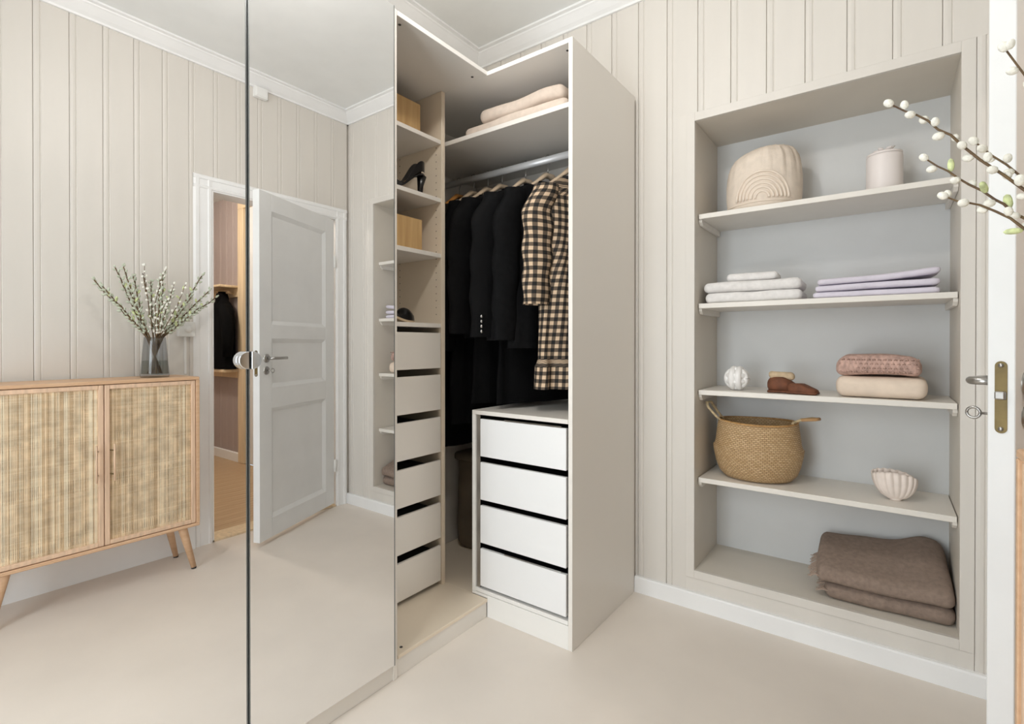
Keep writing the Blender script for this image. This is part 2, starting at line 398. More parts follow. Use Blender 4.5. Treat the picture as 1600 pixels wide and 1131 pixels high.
# local +y normal is (-sin, cos): check which side faces the mirror (-X)
sd = 1 if -math.sin(ang) < 0 else -1       # +1: +y local faces -X
z0d, z1d = .03, 2.08; sw = .105
zs = [z0d, .145, .80, .925, 1.215, 1.30, 1.975, z1d]
y_in, y_out = (0, -DT * sd)                 # face towards the mirror is y=0
ya, yb_ = min(y_in, y_out), max(y_in, y_out)
bx('stile', 0, sw, ya, yb_, z0d, z1d, 'doorwhite', door); bx('stile', DL - sw, DL, ya, yb_, z0d, z1d, 'doorwhite', door)
for a, b_ in ((zs[0], zs[1]), (zs[2], zs[3]), (zs[4], zs[5]), (zs[6], zs[7])): bx('rail', sw, DL - sw, ya, yb_, a, b_, 'doorwhite', door)
for a, b_ in ((zs[1], zs[2]), (zs[3], zs[4]), (zs[5], zs[6])):
    bx('door_panel', sw, DL - sw, ya + .014, yb_ - .014, a, b_, 'doorwhite', door)
    mb = MB()                                # bevelled moulding inside each panel opening, both faces
    for face, sg in ((ya, 1), (yb_, -1)):
        o_ = [(sw, a), (DL - sw, a), (DL - sw, b_), (sw, b_)]; i_ = [(sw + .024, a + .024), (DL - sw - .024, a + .024), (DL - sw - .024, b_ - .024), (sw + .024, b_ - .024)]
        m_ = [(sw + .006, a + .006), (DL - sw - .006, a + .006), (DL - sw - .006, b_ - .006), (sw + .006, b_ - .006)]
        vs = [(x, face + sg * .001, z) for x, z in o_] + [(x, face + sg * .004, z) for x, z in m_] + [(x, face + sg * .0145, z) for x, z in i_]
        fs = [(j * 4 + i, j * 4 + (i + 1) % 4, (j + 1) * 4 + (i + 1) % 4, (j + 1) * 4 + i) for j in range(2) for i in range(4)]
        mb.add(vs, fs)
    obj('moulding', mb, 'doorwhite', door)
# lock case faceplate on the free edge
def stadium(wd, h, n=10):
    r = wd / 2; return [(r * math.cos(t), h / 2 - r + r * math.sin(t)) for t in [PI * i / n for i in range(n + 1)]] + [(r * math.cos(t), -h / 2 + r + r * math.sin(t)) for t in [PI + PI * i / n for i in range(n + 1)]]
ym = (ya + yb_) / 2
pl = MB(); pl.prism([(ym + a, 1.071 + c) for a, c in stadium(.020, .152)], DL - .001, DL + .0015, 'x'); lp = obj('lock_plate', pl, 'brass', door)
mb = MB(); mb.prism([(ym - .009, 1.066), (ym + .009, 1.066), (ym + .009, 1.084), (ym - .009, 1.084)], DL, DL + .010, 'x'); obj('latch_bolt', mb, 'steel', lp, .003)
for z in (1.138, 1.004): obj('screw', MB().lathe([(.0, .0028), (.004, .0025), (.0048, .001), (.0048, 0)], 12), 'steel', lp, smooth=True, loc=(DL + .0012, ym, z), rot=(0, PI / 2, 0))
def handle(side):
    f0 = 0 if side else y_out; nrm = sd if side else -sd
    xh = DL - .058; z = 1.100
    ro = obj('handle_rose', MB().lathe([(.0, .010), (.020, .009), (.025, .006), (.026, 0)], 24), 'steel', door, smooth=True, loc=(xh, f0, z), rot=(-PI / 2 * nrm, 0, 0))
    y = lambda d: f0 + nrm * d
    p = [(xh, y(.004), z), (xh, y(.035), z), (xh - .004, y(.046), z), (xh - .014, y(.052), z), (xh - .06, y(.053), z), (xh - .118, y(.050), z), (xh - .122, y(.044), z)]
    obj('lever', MB().tube(p, .0088, 10), 'steel', door, smooth=True)
    obj('key_rose', MB().lathe([(.006, .007), (.020, .006), (.024, .004), (.025, 0)], 24), 'steel', door, smooth=True, loc=(xh, f0, 1.028), rot=(-PI / 2 * nrm, 0, 0))
    if side:
        k = MB(); k.tube([(xh, y(.0), 1.028), (xh, y(.030), 1.028)], .003, 8)
        k.tube([(xh + .000, y(.042) + nrm * .012 * math.cos(t), 1.028 + .012 * math.sin(t)) for t in [2 * PI * i / 16 for i in range(17)]], .003, 6)
        obj('key', k, 'steel', door, smooth=True)
handle(True); handle(False)
for z in (1.78, .30):
    obj('hinge', MB().tube([(-.004, .004 * sd, z - .045), (-.004, .004 * sd, z - .04), (-.004, .004 * sd, z + .04), (-.004, .004 * sd, z + .045)], [.004, .008, .008, .004], 10), 'plastic', door, smooth=True)

# ---- hall beyond the door
HYW = 2.45; HX0 = xw + WT
hf = struct('floor_hall', MB().box(HX0 - .1, 4.0, .2, HYW + .02, -.06, -.012), 'hallplank')
pm = MB().box(0, .118, 0, HYW - .2, -.012, .0).mesh('plank', .0012, 1)
for k in range(28):
    o = link('plank', pm, 'hallplank', hf, (HX0 + .01 + k * .12, .2, 0))
wh = struct('wall_hall_front', MB().box(HX0, 4.0, HYW + TB, HYW + .1, 0, 2.7), 'hallwall')
hb = board_mesh(.14, 2.6, 'y')
for k in range(12): link('board', hb, 'hallwall', wh, (2.46 + k * .14, HYW, .08))
struct('wall_hall_end', MB().box(4.0, 4.1, .1, HYW + .1, 0, 2.7), 'hallwall')
struct('wall_hall_back', MB().box(HX0, 4.0, .1, .2, 0, 2.7), 'wall')
struct('ceiling_hall', MB().box(HX0, 4.1, .1, HYW + .1, 2.7, 2.75), 'ceiling')
skirt('baseboard_hall', 'x', 2.46, 4.0, HYW, -1, h=.09)
d2 = tag(thing('door_2', None, None, (0, 0, 0)), kind='structure')
bx('casing_board', 2.35, 2.46, HYW - .03, HYW + TB, 0, 2.52, 'pinecasing', d2, .004); bx('casing_board', 1.36, 1.47, HYW - .03, HYW + TB, 0, 2.52, 'pinecasing', d2, .004)
bx('casing_head', 1.36, 2.46, HYW - .03, HYW + TB, 2.52, 2.63, 'pinecasing', d2, .004)
bx('door_leaf', 1.47, 2.35, HYW - .005, HYW + TB, .01, 2.52, 'doorwhite', d2)
hl = thing('hall_fill_lamp', 'unseen white flush lamp added to light the hall beyond the door', 'ceiling lamp', (2.1, 1.35, 2.7))
obj('lamp_base', MB().lathe([(0, 0), (.12, 0), (.12, -.03), (.10, -.035), (0, -.035)], 24), 'white', hl)
obj('lamp_shade', MB().lathe([(.11, -.035), (.13, -.05), (.12, -.09), (.07, -.115), (0, -.12)], 24), 'opal', hl, smooth=True)
lamp('hall_fill_light', 'POINT', (2.1, 1.35, 2.45), HALL_FILL_POWER, (1, .90, .78), shadow_soft_size=.12).parent = None  # unseen lamp, added to brighten the hall through the doorway

# ================================================================== CEILING LAMP (overhead, out of frame)
cl = thing('ceiling_lamp', 'white ceiling lamp with an opal glass dome overhead', 'ceiling lamp', (-.83, .88, ZC))
obj('lamp_base', MB().lathe([(0, 0), (.07, 0), (.07, -.02), (.03, -.035), (.012, -.04), (.012, -.09), (0, -.09)], 24), 'white', cl, smooth=True)
obj('bulb', MB().lathe([(0, -.09), (.02, -.10), (.04, -.125), (.04, -.145), (.025, -.165), (0, -.172)], 20), 'opal', cl, smooth=True)
lamp('ceiling_lamp_light', 'POINT', (-.83, .88, ZC - .235), LAMP_POWER, LAMP_COL, shadow_soft_size=.055)

# ================================================================== WARDROBE
XF = -1.3895; XM = -1.3712; YU = 1.6935; XP = -.969; T = .018; ZT = 2.36
WB = 2.285                                    # back of the tall unit
# -- corner wardrobe: tall side panel, L-shaped top and base, plinths, backs, top shelf, rail
cw = thing('corner_wardrobe', 'open white corner wardrobe frame with tall side panel, top shelf and clothes rail', 'wardrobe', (XP, YU, 0))
def cwb(name, x0, x1, y0, y1, z0, z1, mt='melamine', bev=.001): return bx(name, x0 - XP, x1 - XP, y0 - YU, y1 - YU, z0, z1, mt, cw, bev)
cwb('side_panel', XP - T, XP, YU, WB, 0, ZT)
cwb('top_panel', XL + .01, XF, 1.195, YU, ZT - T, ZT, 'edge'); cwb('top_panel', XL + .01, XP - T, YU, WB, ZT - T, ZT, 'edge')
cwb('base_panel', XL + .01, XF, 1.195, YU, .066, .080, 'beigemel'); cwb('base_panel', XL + .01, -1.479, YU, WB, .066, .080, 'beigemel')
cwb('plinth', XF - T - .004, XF - .004, 1.195, YU, 0, .0645)
cwb('plinth', XF - .002, XP - T, YU, YU + T, 0, .094, 'edge')
cwb('plinth', -1.477, XF - .003, YU, YU + T, .081, .0935, 'edge')
cwb('back_panel', XL + .001, XL + .008, YU, WB, .08, ZT - T); cwb('back_panel', XL + .01, XP - T, WB, WB + .006, .0, ZT)
cwb('top_shelf', XL + .01, XP - T, YU + .02, WB, 2.106, 2.126)
rail = MB(); rail.tube([(XL + .01 - XP, 1.98 - YU, 2.035), (XP - T - XP, 1.98 - YU, 2.035)], .014, 14, ell=1.2); obj('clothes_rail', rail, mat('rail_white_metal', (225, 226, 228), .3, .2), cw, smooth=True)
for x in (XP - T - .006,): obj('rail_bracket', MB().box(x - XP - .006, x - XP, 1.96 - YU, 2.0 - YU, 2.01, 2.07), 'steel', cw, .004)
def capdot(x, y, z, parent, o=(XP, YU)):
    obj('screw_cap', MB().lathe([(0, -.0015), (.0055, -.0012), (.006, 0)], 12), 'rubber', parent, loc=(x - o[0], y - o[1], z))
capdot(XF - .035, 1.235, ZT - T, cw); capdot(XF - .06, YU - .03, ZT - T, cw); capdot(XP - T - .03, YU + .045, ZT - T, cw)
obj('screw_cap', MB().lathe([(0, .0015), (.0055, .0012), (.006, 0)], 12), 'rubber', cw, loc=(XF - .03 - XP, 1.235 - YU, .080))
# -- shallow shelf cabinet with six drawers
SX = -1.640; SY0, SY1 = 1.195, YU - .002
su = thing('shelf_cabinet', 'tall shallow white cabinet with four shelves above six drawers', 'cabinet', (SX, SY0, .080))
def sub(name, x0, x1, y0, y1, z0, z1, mt='melamine', par=None, bev=.001): return bx(name, x0 - SX, x1 - SX, y0 - SY0, y1 - SY0, z0 - .08, z1 - .08, mt, par or su, bev)
sub('side_panel', XL + .012, SX, SY1 - .022, SY1, .08, ZT - T - .001, 'beigemel'); sub('side_panel', XL + .012, SX, SY0, SY0 + T, .08, ZT - T - .001)
sub('back_panel', XL + .010, XL + .016, SY0 + T, SY1 - .022, .08, ZT - T - .001)
for z in (2.116, 1.850, 1.597, 1.277): sub('shelf', XL + .016, SX - .004, SY0 + T, SY1 - .022, z - .019, z)
DB = [1.074, .884, .690, .492, .296, .100]
for z in DB:
    d_ = bpy.data.objects.new('drawer', None); COL.objects.link(d_); d_.parent = su; d_.location = (0, 0, z - .08)
    bx('drawer_front', -.016, -.002, .004 + T, SY1 - SY0 - .026, 0, .160, 'melamine', d_, .0015)
    bx('drawer_box', -.30, -.016, .012 + T, SY1 - SY0 - .034, .004, .135, 'dark', d_, 0)  # box coloured as the shade seen in the gaps
hol = MB()
for xx in (SX - .035, SX - .285):
    for k in range(60):
        z = .2 + k * .032
        if z < 1.30 or z > 2.3: continue
        hol.add([(xx - SX + .0028 * math.cos(t), SY1 - .0223 - SY0, z - .08 + .0028 * math.sin(t)) for t in [2 * PI * i / 8 for i in range(8)]], [tuple(range(8))])
h_ = obj('shelf_pin_holes', hol, 'taupe', su); h_['kind'] = 'stuff'
# -- low drawer cabinet in the tall unit
dx0, dx1 = -1.477, XP - T - .001
dc = thing('drawer_cabinet', 'low white cabinet with four handleless drawers below the hanging clothes', 'cabinet', (dx0, YU, .094))
def dcb(name, x0, x1, y0, y1, z0, z1, mt='melamine', par=None, bev=.001): return bx(name, x0 - dx0, x1 - dx0, y0 - YU, y1 - YU, z0 - .094, z1 - .094, mt, par or dc, bev)
dcb('side_panel', dx0, dx0 + T, YU, WB, .094, .874, 'edge'); dcb('top_panel', dx0, dx1, YU, WB - .001, .874, .892)
dcb('bottom_panel', dx0 + T, dx1, YU, WB - .001, .096, .112, 'edge'); dcb('divider_strip', dx0 + T + .002, dx0 + T + .022, YU + .008, YU + .3, .112, .874, 'steel')
for z in (.692, .502, .313, .124):
    d_ = bpy.data.objects.new('drawer', None); COL.objects.link(d_); d_.parent = dc; d_.location = (0, 0, z - .094)
    bx('drawer_front', -1.432 - dx0, -.998 - dx0, .002, .018, 0, .164, 'drawerface', d_, .0015)
    bx('drawer_box', -1.425 - dx0, -1.005 - dx0, .018, .50, .004, .13, 'dark', d_, 0)  # dark colour stands in for shade between the fronts
    if z < .2 or z > .6: obj('mesh_rail', MB().tube([(-1.30 - dx0, .004, .168), (-1.02 - dx0, .004, .168)], .003, 6), 'steel', d_)
# -- mirrored wardrobe
MY0, MY1 = .175, 1.192
mw = thing('mirrored_wardrobe', 'tall white wardrobe with two full-height mirror doors and chrome knobs', 'wardrobe', (XF, MY0, 0))
def mwb(name, x0, x1, y0, y1, z0, z1, mt='melamine', bev=.001): return bx(name, x0 - XF, x1 - XF, y0 - MY0, y1 - MY0, z0, z1, mt, mw, bev)
mwb('side_panel', XL + .01, XF, MY0, MY0 + T, 0, ZT); mwb('side_panel', XL + .01, XF, MY1 - T, MY1, 0, ZT)
mwb('top_panel', XL + .01, XF, MY0 + T, MY1 - T, ZT - T, ZT); mwb('bottom_panel', XL + .01, XF, MY0 + T, MY1 - T, .066, .08)
mwb('back_panel', XL + .004, XL + .01, MY0, MY1, 0, ZT); mwb('plinth', XF - T - .004, XF - .004, MY0 + T, MY1 - T, 0, .0645)
for a, b_, sg in ((.168, .6618, 1), (.6662, 1.1655, -1)):
    dr = bpy.data.objects.new('door', None); COL.objects.link(dr); dr.parent = mw; dr.location = (XM - XF, a - MY0, .0676)
    W_ = b_ - a; H_ = 2.352 - .0676
    bx('door_board', -.0165, -.006, .001, W_ - .001, 0, H_, 'edge', dr, 0)
    mb = MB(); mb.box(-.0055, 0, .0015, W_ - .0015, .001, H_ - .001); obj('mirror_pane', mb, 'mirror', dr)
    for e0, e1, em in ((-.0005, .0030, 'edgegrey'), (W_ - .0030, W_ + .0005, 'edgegrey')): bx('edge_strip', -.017, .0004, e0, e1, 0, H_, em, dr, 0)
    # rounded chrome pull next to the seam
    kc = (W_ - .016) if sg > 0 else .014
    pts = []
    hh, ww = .0235, .026
    for i in range(13):
        t = -PI / 2 + PI * i / 12; pts.append((-sg * ww * math.cos(t) * .95 + sg * .004 * 0, hh * math.sin(t)))
    poly = [(kc + sg * .012 + px, 1.0725 + pz) for px, pz in pts] 
    poly = [(kc + sg * .014, 1.0725 - hh)] + poly + [(kc + sg * .014, 1.0725 + hh)]
    mb = MB(); mb.prism(poly, .0, .018, 'x'); obj('knob', mb, 'chrome', dr, .004, 3)

# ================================================================== NICHE SHELVES
shelf_info = [(1.772, 'topmost cream shelf in the wall niche, under the canvas basket and jar'), (1.367, 'second cream shelf from the top in the wall niche, holding folded towels'),
              (.975, 'middle cream niche shelf carrying the white knot ornament and folded sweaters'), (.577, 'lowest cream shelf in the wall niche, under the seagrass basket')]
NS = 2.352
for z, lb in shelf_info:
    t = thing('niche_shelf', lb, 'shelf', (AX0, NS, z - .022), 0, 'shelves in the wall niche')
    bx('shelf_board', .004, AX1 - AX0 - .003, 0, YF + AD - NS - .001, 0, .022, 'shelfpaint', t, .002, 2)
    for x in (.001, AX1 - AX0 - .015):
        mb = MB(); mb.prism([(.012, 0), (YF + AD - NS - .002, 0), (YF + AD - NS - .002, -.026), (.03, -.026), (.012, -.012)], x, x + .014, 'x'); obj('cleat', mb, 'shelfpaint', t, .001, 1)

# ================================================================== NICHE CONTENTS
# canvas basket with stitched rainbow
BC = (-.452, 2.515); BR = .148
cb = thing('canvas_basket', 'soft natural canvas basket with a stitched rainbow motif', 'basket', (BC[0], BC[1], 1.772))
def cfn(p, a, t):
    r = math.hypot(p.x, p.y)
    k = 1 + .018 * math.sin(5 * a + 2) * t + .018 * noise.noise(Vector((math.cos(a) * 3, math.sin(a) * 3, t * 6)))
    right = max(0.0, math.cos(a + .5))
    wr_ = (.0022 * math.sin(19 * a) + .0020 * math.sin(31 * a + 6 * t)) * sstep(.35, .7, p.z / .285) * (1 - sstep(.93, 1.0, p.z / .285)) * (.25 + right)
    z = p.z * (1 + .07 * math.cos(a) * r / BR)
    return Vector(((r * k + wr_) * math.cos(a), (r * k * .98 + wr_) * math.sin(a), z))
prof = [(.0, .0), (BR * .93, .0), (BR * .985, .006), (BR, .02), (BR * 1.03, .06), (BR * 1.04, .10), (BR * 1.03, .14), (BR * 1.0, .18), (BR * .97, .208), (BR * .92, .230), (BR * .83, .250), (BR * .68, .266), (BR * .48, .277), (BR * .25, .283), (0.0, .285)]
obj('body', MB().lathe(prof, 96, fn=cfn), 'canvas', cb, smooth=True)
for i, rr in enumerate((.026, .042, .058, .074, .090, .106)):
    pts = []
    for j in range(33):
        t = PI * j / 32
        s_ = rr * math.cos(t); z = .035 + rr * 1.08 * math.sin(t)
        a = -PI / 2 + s_ / BR + .14
        tt = z / .26
        base = cfn(Vector((BR * 1.035 * math.cos(a), BR * 1.035 * math.sin(a), .1)), a, .4)
        pts.append((base.x * 1.006, base.y * 1.006, z))
    obj('stitched_arc', MB().tube(pts, .0052, 8), 'stitch', cb, smooth=True)
seam = [cfn(Vector((BR * 1.005 * math.cos(a), BR * 1.005 * math.sin(a), 0)), a, .3) for a in [-PI * .92 + PI * .84 * i / 40 for i in range(41)]]
obj('base_seam', MB().tube([(p.x * 1.003, p.y * 1.003, .024) for p in seam], .004, 6), 'stitch', cb, smooth=True)
# lidded jar
jr = thing('lidded_jar', 'small blush white cylinder jar with a petal-shaped lid on the top shelf', 'jar', (-.012, 2.53, 1.772))
obj('body', MB().lathe([(0, 0), (.056, 0), (.060, .004), (.061, .02), (.061, .160), (.059, .166), (.054, .167)], 48), 'blush', jr, smooth=True)
lid = obj('lid', MB().lathe([(.058, .167), (.060, .169), (.059, .175), (.045, .180), (.012, .183), (0, .183)], 40), 'blush', jr, smooth=True)
for k in range(5):
    a = 2 * PI * k / 5 + .4
    obj('petal', MB().tube([(.008 * math.cos(a), .008 * math.sin(a), .182), (.022 * math.cos(a), .022 * math.sin(a), .192), (.036 * math.cos(a), .036 * math.sin(a), .194 + .012 * (k == 0))], [.007, .010, .003], 10, ell=.6), 'blush', lid, smooth=True)
# white towels
def folded(name, label, cat, mt, wd, d, h, x, y, z, rotz=0, group=None, seed=0, amp=.003, r=None, fn=None, layers=1, n=(26, 16, 8)):
    t = thing(name, label, cat, (x, y, z), rotz, group)
    lh = h / layers
    for k in range(layers):
        s = seed + k * 1.3
        def f2(p, k=k):
            q = Vector((p.x, p.y, p.z)); q.z = max(q.z, .0006 if k else .0003)
            q = fn(q) if fn else q
            return q
        b_ = soft_box(wd - .004 * (k % 2), d - .006 * (k % 2), lh * 1.02, min(lh * .49, r or 9), None, s, amp, 9, n)
        b_.v = [tuple(f2(Vector((p[0], p[1], max(p[2], 0) + k * lh)))) for p in b_.v]
        obj('fold', b_, mt, t, smooth=True)
    return t
g = 'white towels on the second niche shelf'
folded('folded_towel', 'bottom white folded towel of the three-towel stack in the niche', 'towel', 'whitetowel', .385, .24, .046, -.478, 2.49, 1.367, .03, g, 1)
folded('folded_towel', 'middle white folded towel of the three-towel stack in the niche', 'towel', 'whitetowel', .39, .23, .046, -.482, 2.488, 1.415, .02, g, 2)
folded('folded_towel', 'small white folded towel on top of the three-towel stack', 'towel', 'whitetowel', .205, .14, .034, -.482, 2.47, 1.463, .03, g, 3, n=(16, 12, 6))
# lilac cloths: raised towards the right
g = 'lilac cloths on the second niche shelf'
for k, lb in enumerate(('bottom lilac folded cloth of the flat pile of three', 'middle lilac folded cloth of the flat pile of three', 'top lilac folded cloth with a lifted right corner')):
    def lf(p, k=k):
        u = (p.x + .2) / .4
        p.z = p.z + k * .006 * u + (.015 * max(0, u - .55) ** 1.2 * 2 if k == 2 else 0); return p
    folded('folded_cloth', lb, 'cloth', 'lilac', .395 - .006 * k, .22, .024, -.048 + .003 * k, 2.475, 1.367 + .0255 * k, .035 + .01 * k, g, 5 + k, .002, fn=lf)
# knot ornament
kn = thing('knot_ornament', 'round white ceramic knot ornament on the middle niche shelf', 'ornament', (-.548, 2.45, .975))
R0 = .043
for axn in range(3):
    for k in (-1, 1):
        off = k * .0135; rr = .042 - .0035 * axn
        pts = []
        for i in range(29):
            t = 2 * PI * i / 28; a, b_ = rr * math.cos(t), rr * math.sin(t)
            wob = 1.0
            p = [(off, a * wob, b_ * wob), (a * wob, off, b_ * wob), (a * wob, b_ * wob, off)][axn]
            pts.append((p[0], p[1], p[2] + .054))
        obj('strand', MB().tube(pts, .0138, 10, caps=False), 'knot', kn, smooth=True)
obj('core', MB().lathe([(0, .012), (.03, .022), (.042, .054), (.03, .086), (0, .096)], 20), 'knot', kn, smooth=True)
# booties
def bootie(label, x, y, z, rz, L, Wd, H, cuff, seed):
    t = thing('baby_bootie', label, 'bootie', (x, y, z), rz, 'brown booties on the middle niche shelf')
    def f(p):
        u = (p.x + L / 2) / L
        p.z *= 1 - .45 * sstep(.45, 1, u); p.y *= 1 - .18 * abs(2 * u - 1) ** 2
        return p
    b_ = soft_box(L, Wd, H, min(H, Wd) * .45, f, seed, .004, 16, (16, 10, 8)); obj('upper', b_, 'suede', t, smooth=True)
    s_ = soft_box(L * .98, Wd * .96, .010, .004, None, seed + 4, .001, 9, (14, 8, 2)); obj('sole', s_, 'suede', t, smooth=True, loc=(0, 0, .001))
    if cuff:
        def g_(p): p.x -= .2 * p.z; return p
        c = soft_box(L * .80, Wd * .85, .034, .016, g_, seed + 8, .004, 14, (14, 10, 6)); obj('cuff', c, 'creamlining', t, smooth=True, loc=(-.004, .010, H * .80))
    strap = [(-L * .02, -Wd * .48, H * .35), (L * .02, -Wd * .30, H * .80), (L * .04, 0, H * .94), (L * .02, Wd * .3, H * .8), (-L * .02, Wd * .48, H * .35)]
    obj('strap', MB().tube(strap, .006, 8, ell=.6), 'suede', t, smooth=True)
bootie('brown suede bootie with a cream cuff, left of the pair', -.358, 2.44, .975, .10, .125, .085, .070, True, 3)
bootie('flat brown suede bootie lying right of the cuffed one', -.282, 2.405, .975, -.15, .115, .070, .044, False, 5)
# sweaters
def sag(p):
    p.z += .006 * math.cos(p.x * 10); return p
folded('folded_sweater', 'sand coloured folded sweater under the mauve knit', 'sweater', 'sandknit', .285, .24, .082, -.020, 2.49, .975, -.03, 'folded sweaters in the niche', 11, .004, r=.034, n=(26, 18, 8))
def knitfn(p):
    u = p.x / .14
    p.z = p.z * (1 - .10 * abs(u) ** 3) + .010 * math.cos(u * 1.4) - .004; p.z += .012 * max(0, p.y) / .12 * (u < 0) * abs(u)
    return p
sw_ = folded('folded_sweater', 'mauve openwork knitted sweater folded on top of the sand one', 'sweater', 'mauveknit', .27, .22, .078, -.028, 2.482, 1.058, -.02, 'folded sweaters in the niche', 15, .006, r=.032, fn=knitfn, n=(30, 20, 10))
# openwork holes in the knit: short raised loops in rows
lo = MB()
for row in range(4):
    for k in range(15):
        x = -.118 + k * .0165 + (row % 2) * .008; z = .016 + row * .016
        y = -.1085 + .006 * abs(x / .13) ** 3
        lo.tube([(x - .004, y, z), (x, y - .004, z + .005), (x + .004, y, z)], .0026, 5)
for ch in list(sw_.children): pass
obj('knit_loops', lo, 'mauveknit', sw_, smooth=True)['kind'] = 'stuff'
# seagrass belly basket
sb = thing('seagrass_basket', 'round woven seagrass belly basket with two twine handles', 'basket', (-.475, 2.512, .577)); sb.scale = (1.14, 1, .95)
bp_ = [(0, 0), (.10, 0), (.122, .006), (.140, .03), (.152, .07), (.160, .115), (.1635, .145), (.158, .152), (.154, .17), (.150, .21), (.146, .245), (.144, .268), (.138, .270), (.136, .262), (.142, .20), (.150, .145), (.13, .05), (.10, .012), (0, .012)]
def bfn(p, a, t):
    k = 1 + .012 * math.sin(2 * a + .7); return Vector((p.x * k, p.y * .96 * k, p.z * (1 + .012 * math.sin(a * 2 + 1) * (p.z > .1))))
body = obj('body', MB().lathe(bp_, 72, fn=bfn, uv=True), 'weave', sb, smooth=True)
obj('rim', MB().tube([(.141 * math.cos(t), .141 * .96 * math.sin(t), .270 + .003 * math.sin(2 * t + 1)) for t in [2 * PI * i / 48 for i in range(49)]], .0045, 8), 'seagrass', sb, smooth=True)
obj('handle', MB().tube([(-.118, -.060, .262), (-.140, -.078, .290), (-.168, -.085, .330), (-.178, -.070, .352), (-.172, -.025, .352), (-.15, .0, .30), (-.128, .012, .262)], .0055, 8), 'rope', sb, smooth=True)
hd = [(.124, -.040, .258), (.133, -.050, .285), (.160, -.065, .300), (.205, -.06, .306), (.215, -.035, .306), (.190, .0, .304), (.150, .02, .290), (.130, .02, .260)]
hh_ = obj('handle', MB().tube(hd, .005, 8), 'rope', sb, smooth=True)
obj('leather_grip', MB().tube(hd[2:5], .0075, 8), 'tan', hh_, smooth=True)
# shell vase
sv = thing('shell_vase', 'pale pink ribbed scallop shell vase on the lowest niche shelf', 'vase', (.026, 2.47, .577), .25)
for sgn in (-1, 1):
    rows = []
    for i in range(19):
        row = []; r = i / 18
        for j in range(81):
            q_ = -1 + 2 * j / 80
            rib = math.cos(q_ * PI * 9)
            xe = .071 * math.sin(q_ * PI / 2); ze = .082 + .022 * math.cos(q_ * PI / 2) + .0010 * rib - .010 * q_
            th_ = r * PI / 2
            x = xe * math.sin(th_) ** .85; z = .004 + ze * (1 - math.cos(th_)) ** .95
            dp = (.044 if sgn < 0 else .038) * math.sin(th_ * 1.25) ** .8 * math.cos(q_ * PI / 2) ** .6 * (1 + .045 * rib * r) + .0008 * rib * r
            row.append((x, sgn * dp + .018 * r, z))
        rows.append(row)
    b_ = MB().grid(rows, 81, 19); o = obj('shell_half', b_, 'shell', sv, smooth=True)
    md = o.modifiers.new('thick', 'SOLIDIFY'); md.thickness = .005; md.offset = 0
obj('foot', MB().lathe([(0, 0), (.018, 0), (.021, .004), (.018, .012), (.010, .016), (0, .016)], 24), 'shell', sv, smooth=True)
# throws
def thr1(p):
    p.z = max(p.z, .0005); return p
tb_ = folded('folded_throw', 'lower folded brown wool throw with a fringed edge', 'blanket', 'throw', .40, .285, .062, -.006, 2.508, .169, .045, 'brown throws on the niche floor', 21, .004, r=.03, fn=thr1, n=(28, 20, 6))
def thr2(p):
    u = (p.x + .21) / .42; v = (p.y + .14) / .28
    top = .052 + .066 * sstep(-.2, 1, v) + .034 * u * v + .024 * math.exp(-((u - .85) / .13) ** 2) * v
    p.z = p.z / .075 * top + .002 * math.sin(9 * u + 3 * v)
    return p
tt_ = folded('folded_throw', 'upper folded brown wool throw with tassel fringe on its left edge', 'blanket', 'throw', .425, .30, .075, -.022, 2.50, .2345, .05, 'brown throws on the niche floor', 25, .004, r=.03, fn=thr2, n=(34, 24, 8))
def fringe(par, x, y0, y1, z, n, seed):
    r_ = random.Random(seed)
    mb = MB()
    for k in range(n):
        y = y0 + (y1 - y0) * k / (n - 1); L = .028 + .014 * r_.random(); a = r_.uniform(-.5, .5)
        mb.tube([(x + .012, y, z + .006), (x - L * .4, y + a * .01, z + .006 + .004 * r_.random()), (x - L * .8, y + a * .02, z - .002), (x - L, y + a * .03, z - .006 + .004 * r_.random())], [.003, .0028, .0025, .0014], 5)
    obj('fringe', mb, 'fringe', par, smooth=True)['kind'] = 'stuff'
fringe(tt_, -.205, -.14, .12, .018, 34, 1); fringe(tb_, -.19, -.135, -.02, .026, 16, 2)

# ================================================================== WARDROBE CONTENTS
def bl(p):
    p.z += .010 * math.exp(-((p.x - .12) / .10) ** 2); return p
folded('folded_blanket', 'lower folded beige blanket on the top wardrobe shelf', 'blanket', 'beigeblanket', .54, .36, .056, -1.305, 1.93, 2.126, 0, 'beige blankets on the top wardrobe shelf', 31, .005, r=.027, n=(30, 18, 8))
folded('folded_blanket', 'upper folded beige blanket resting askew on the wardrobe shelf', 'blanket', 'beigeblanket', .44, .32, .062, -1.285, 1.93, 2.187, .04, 'beige blankets on the top wardrobe shelf', 33, .006, r=.03, fn=bl, n=(30, 18, 8))
# wooden boxes
def pinebox(label, y0, y1, z, h, x0=-1.93, x1=-1.70):
    t = thing('wooden_box', label, 'box', (x1, y0, z), 0, 'pine boxes on the shelf cabinet')
    d = y1 - y0; L = x1 - x0; nb = 1
    for k in range(nb): bx('front_board', -.012, 0, 0, d, h * k / nb + .0006, h * (k + 1) / nb - .0006, 'pine', t, .0012)
    bx('side_board', -L, -.012, d - .012, d, 0, h, 'pine', t, .001); bx('side_board', -L, -.012, 0, .012, 0, h, 'pine', t, .001)
    bx('back_board', -L, -L + .012, .012, d - .012, 0, h, 'pine', t, .001); bx('bottom_board', -L + .012, -.012, .012, d - .012, 0, .01, 'pine', t, .001)
pinebox('wooden pine box on the top shelf of the shallow cabinet', 1.30, 1.595, 2.116, .150)
pinebox('wooden pine box on the third shelf, below the black heel', 1.30, 1.605, 1.597, .150)
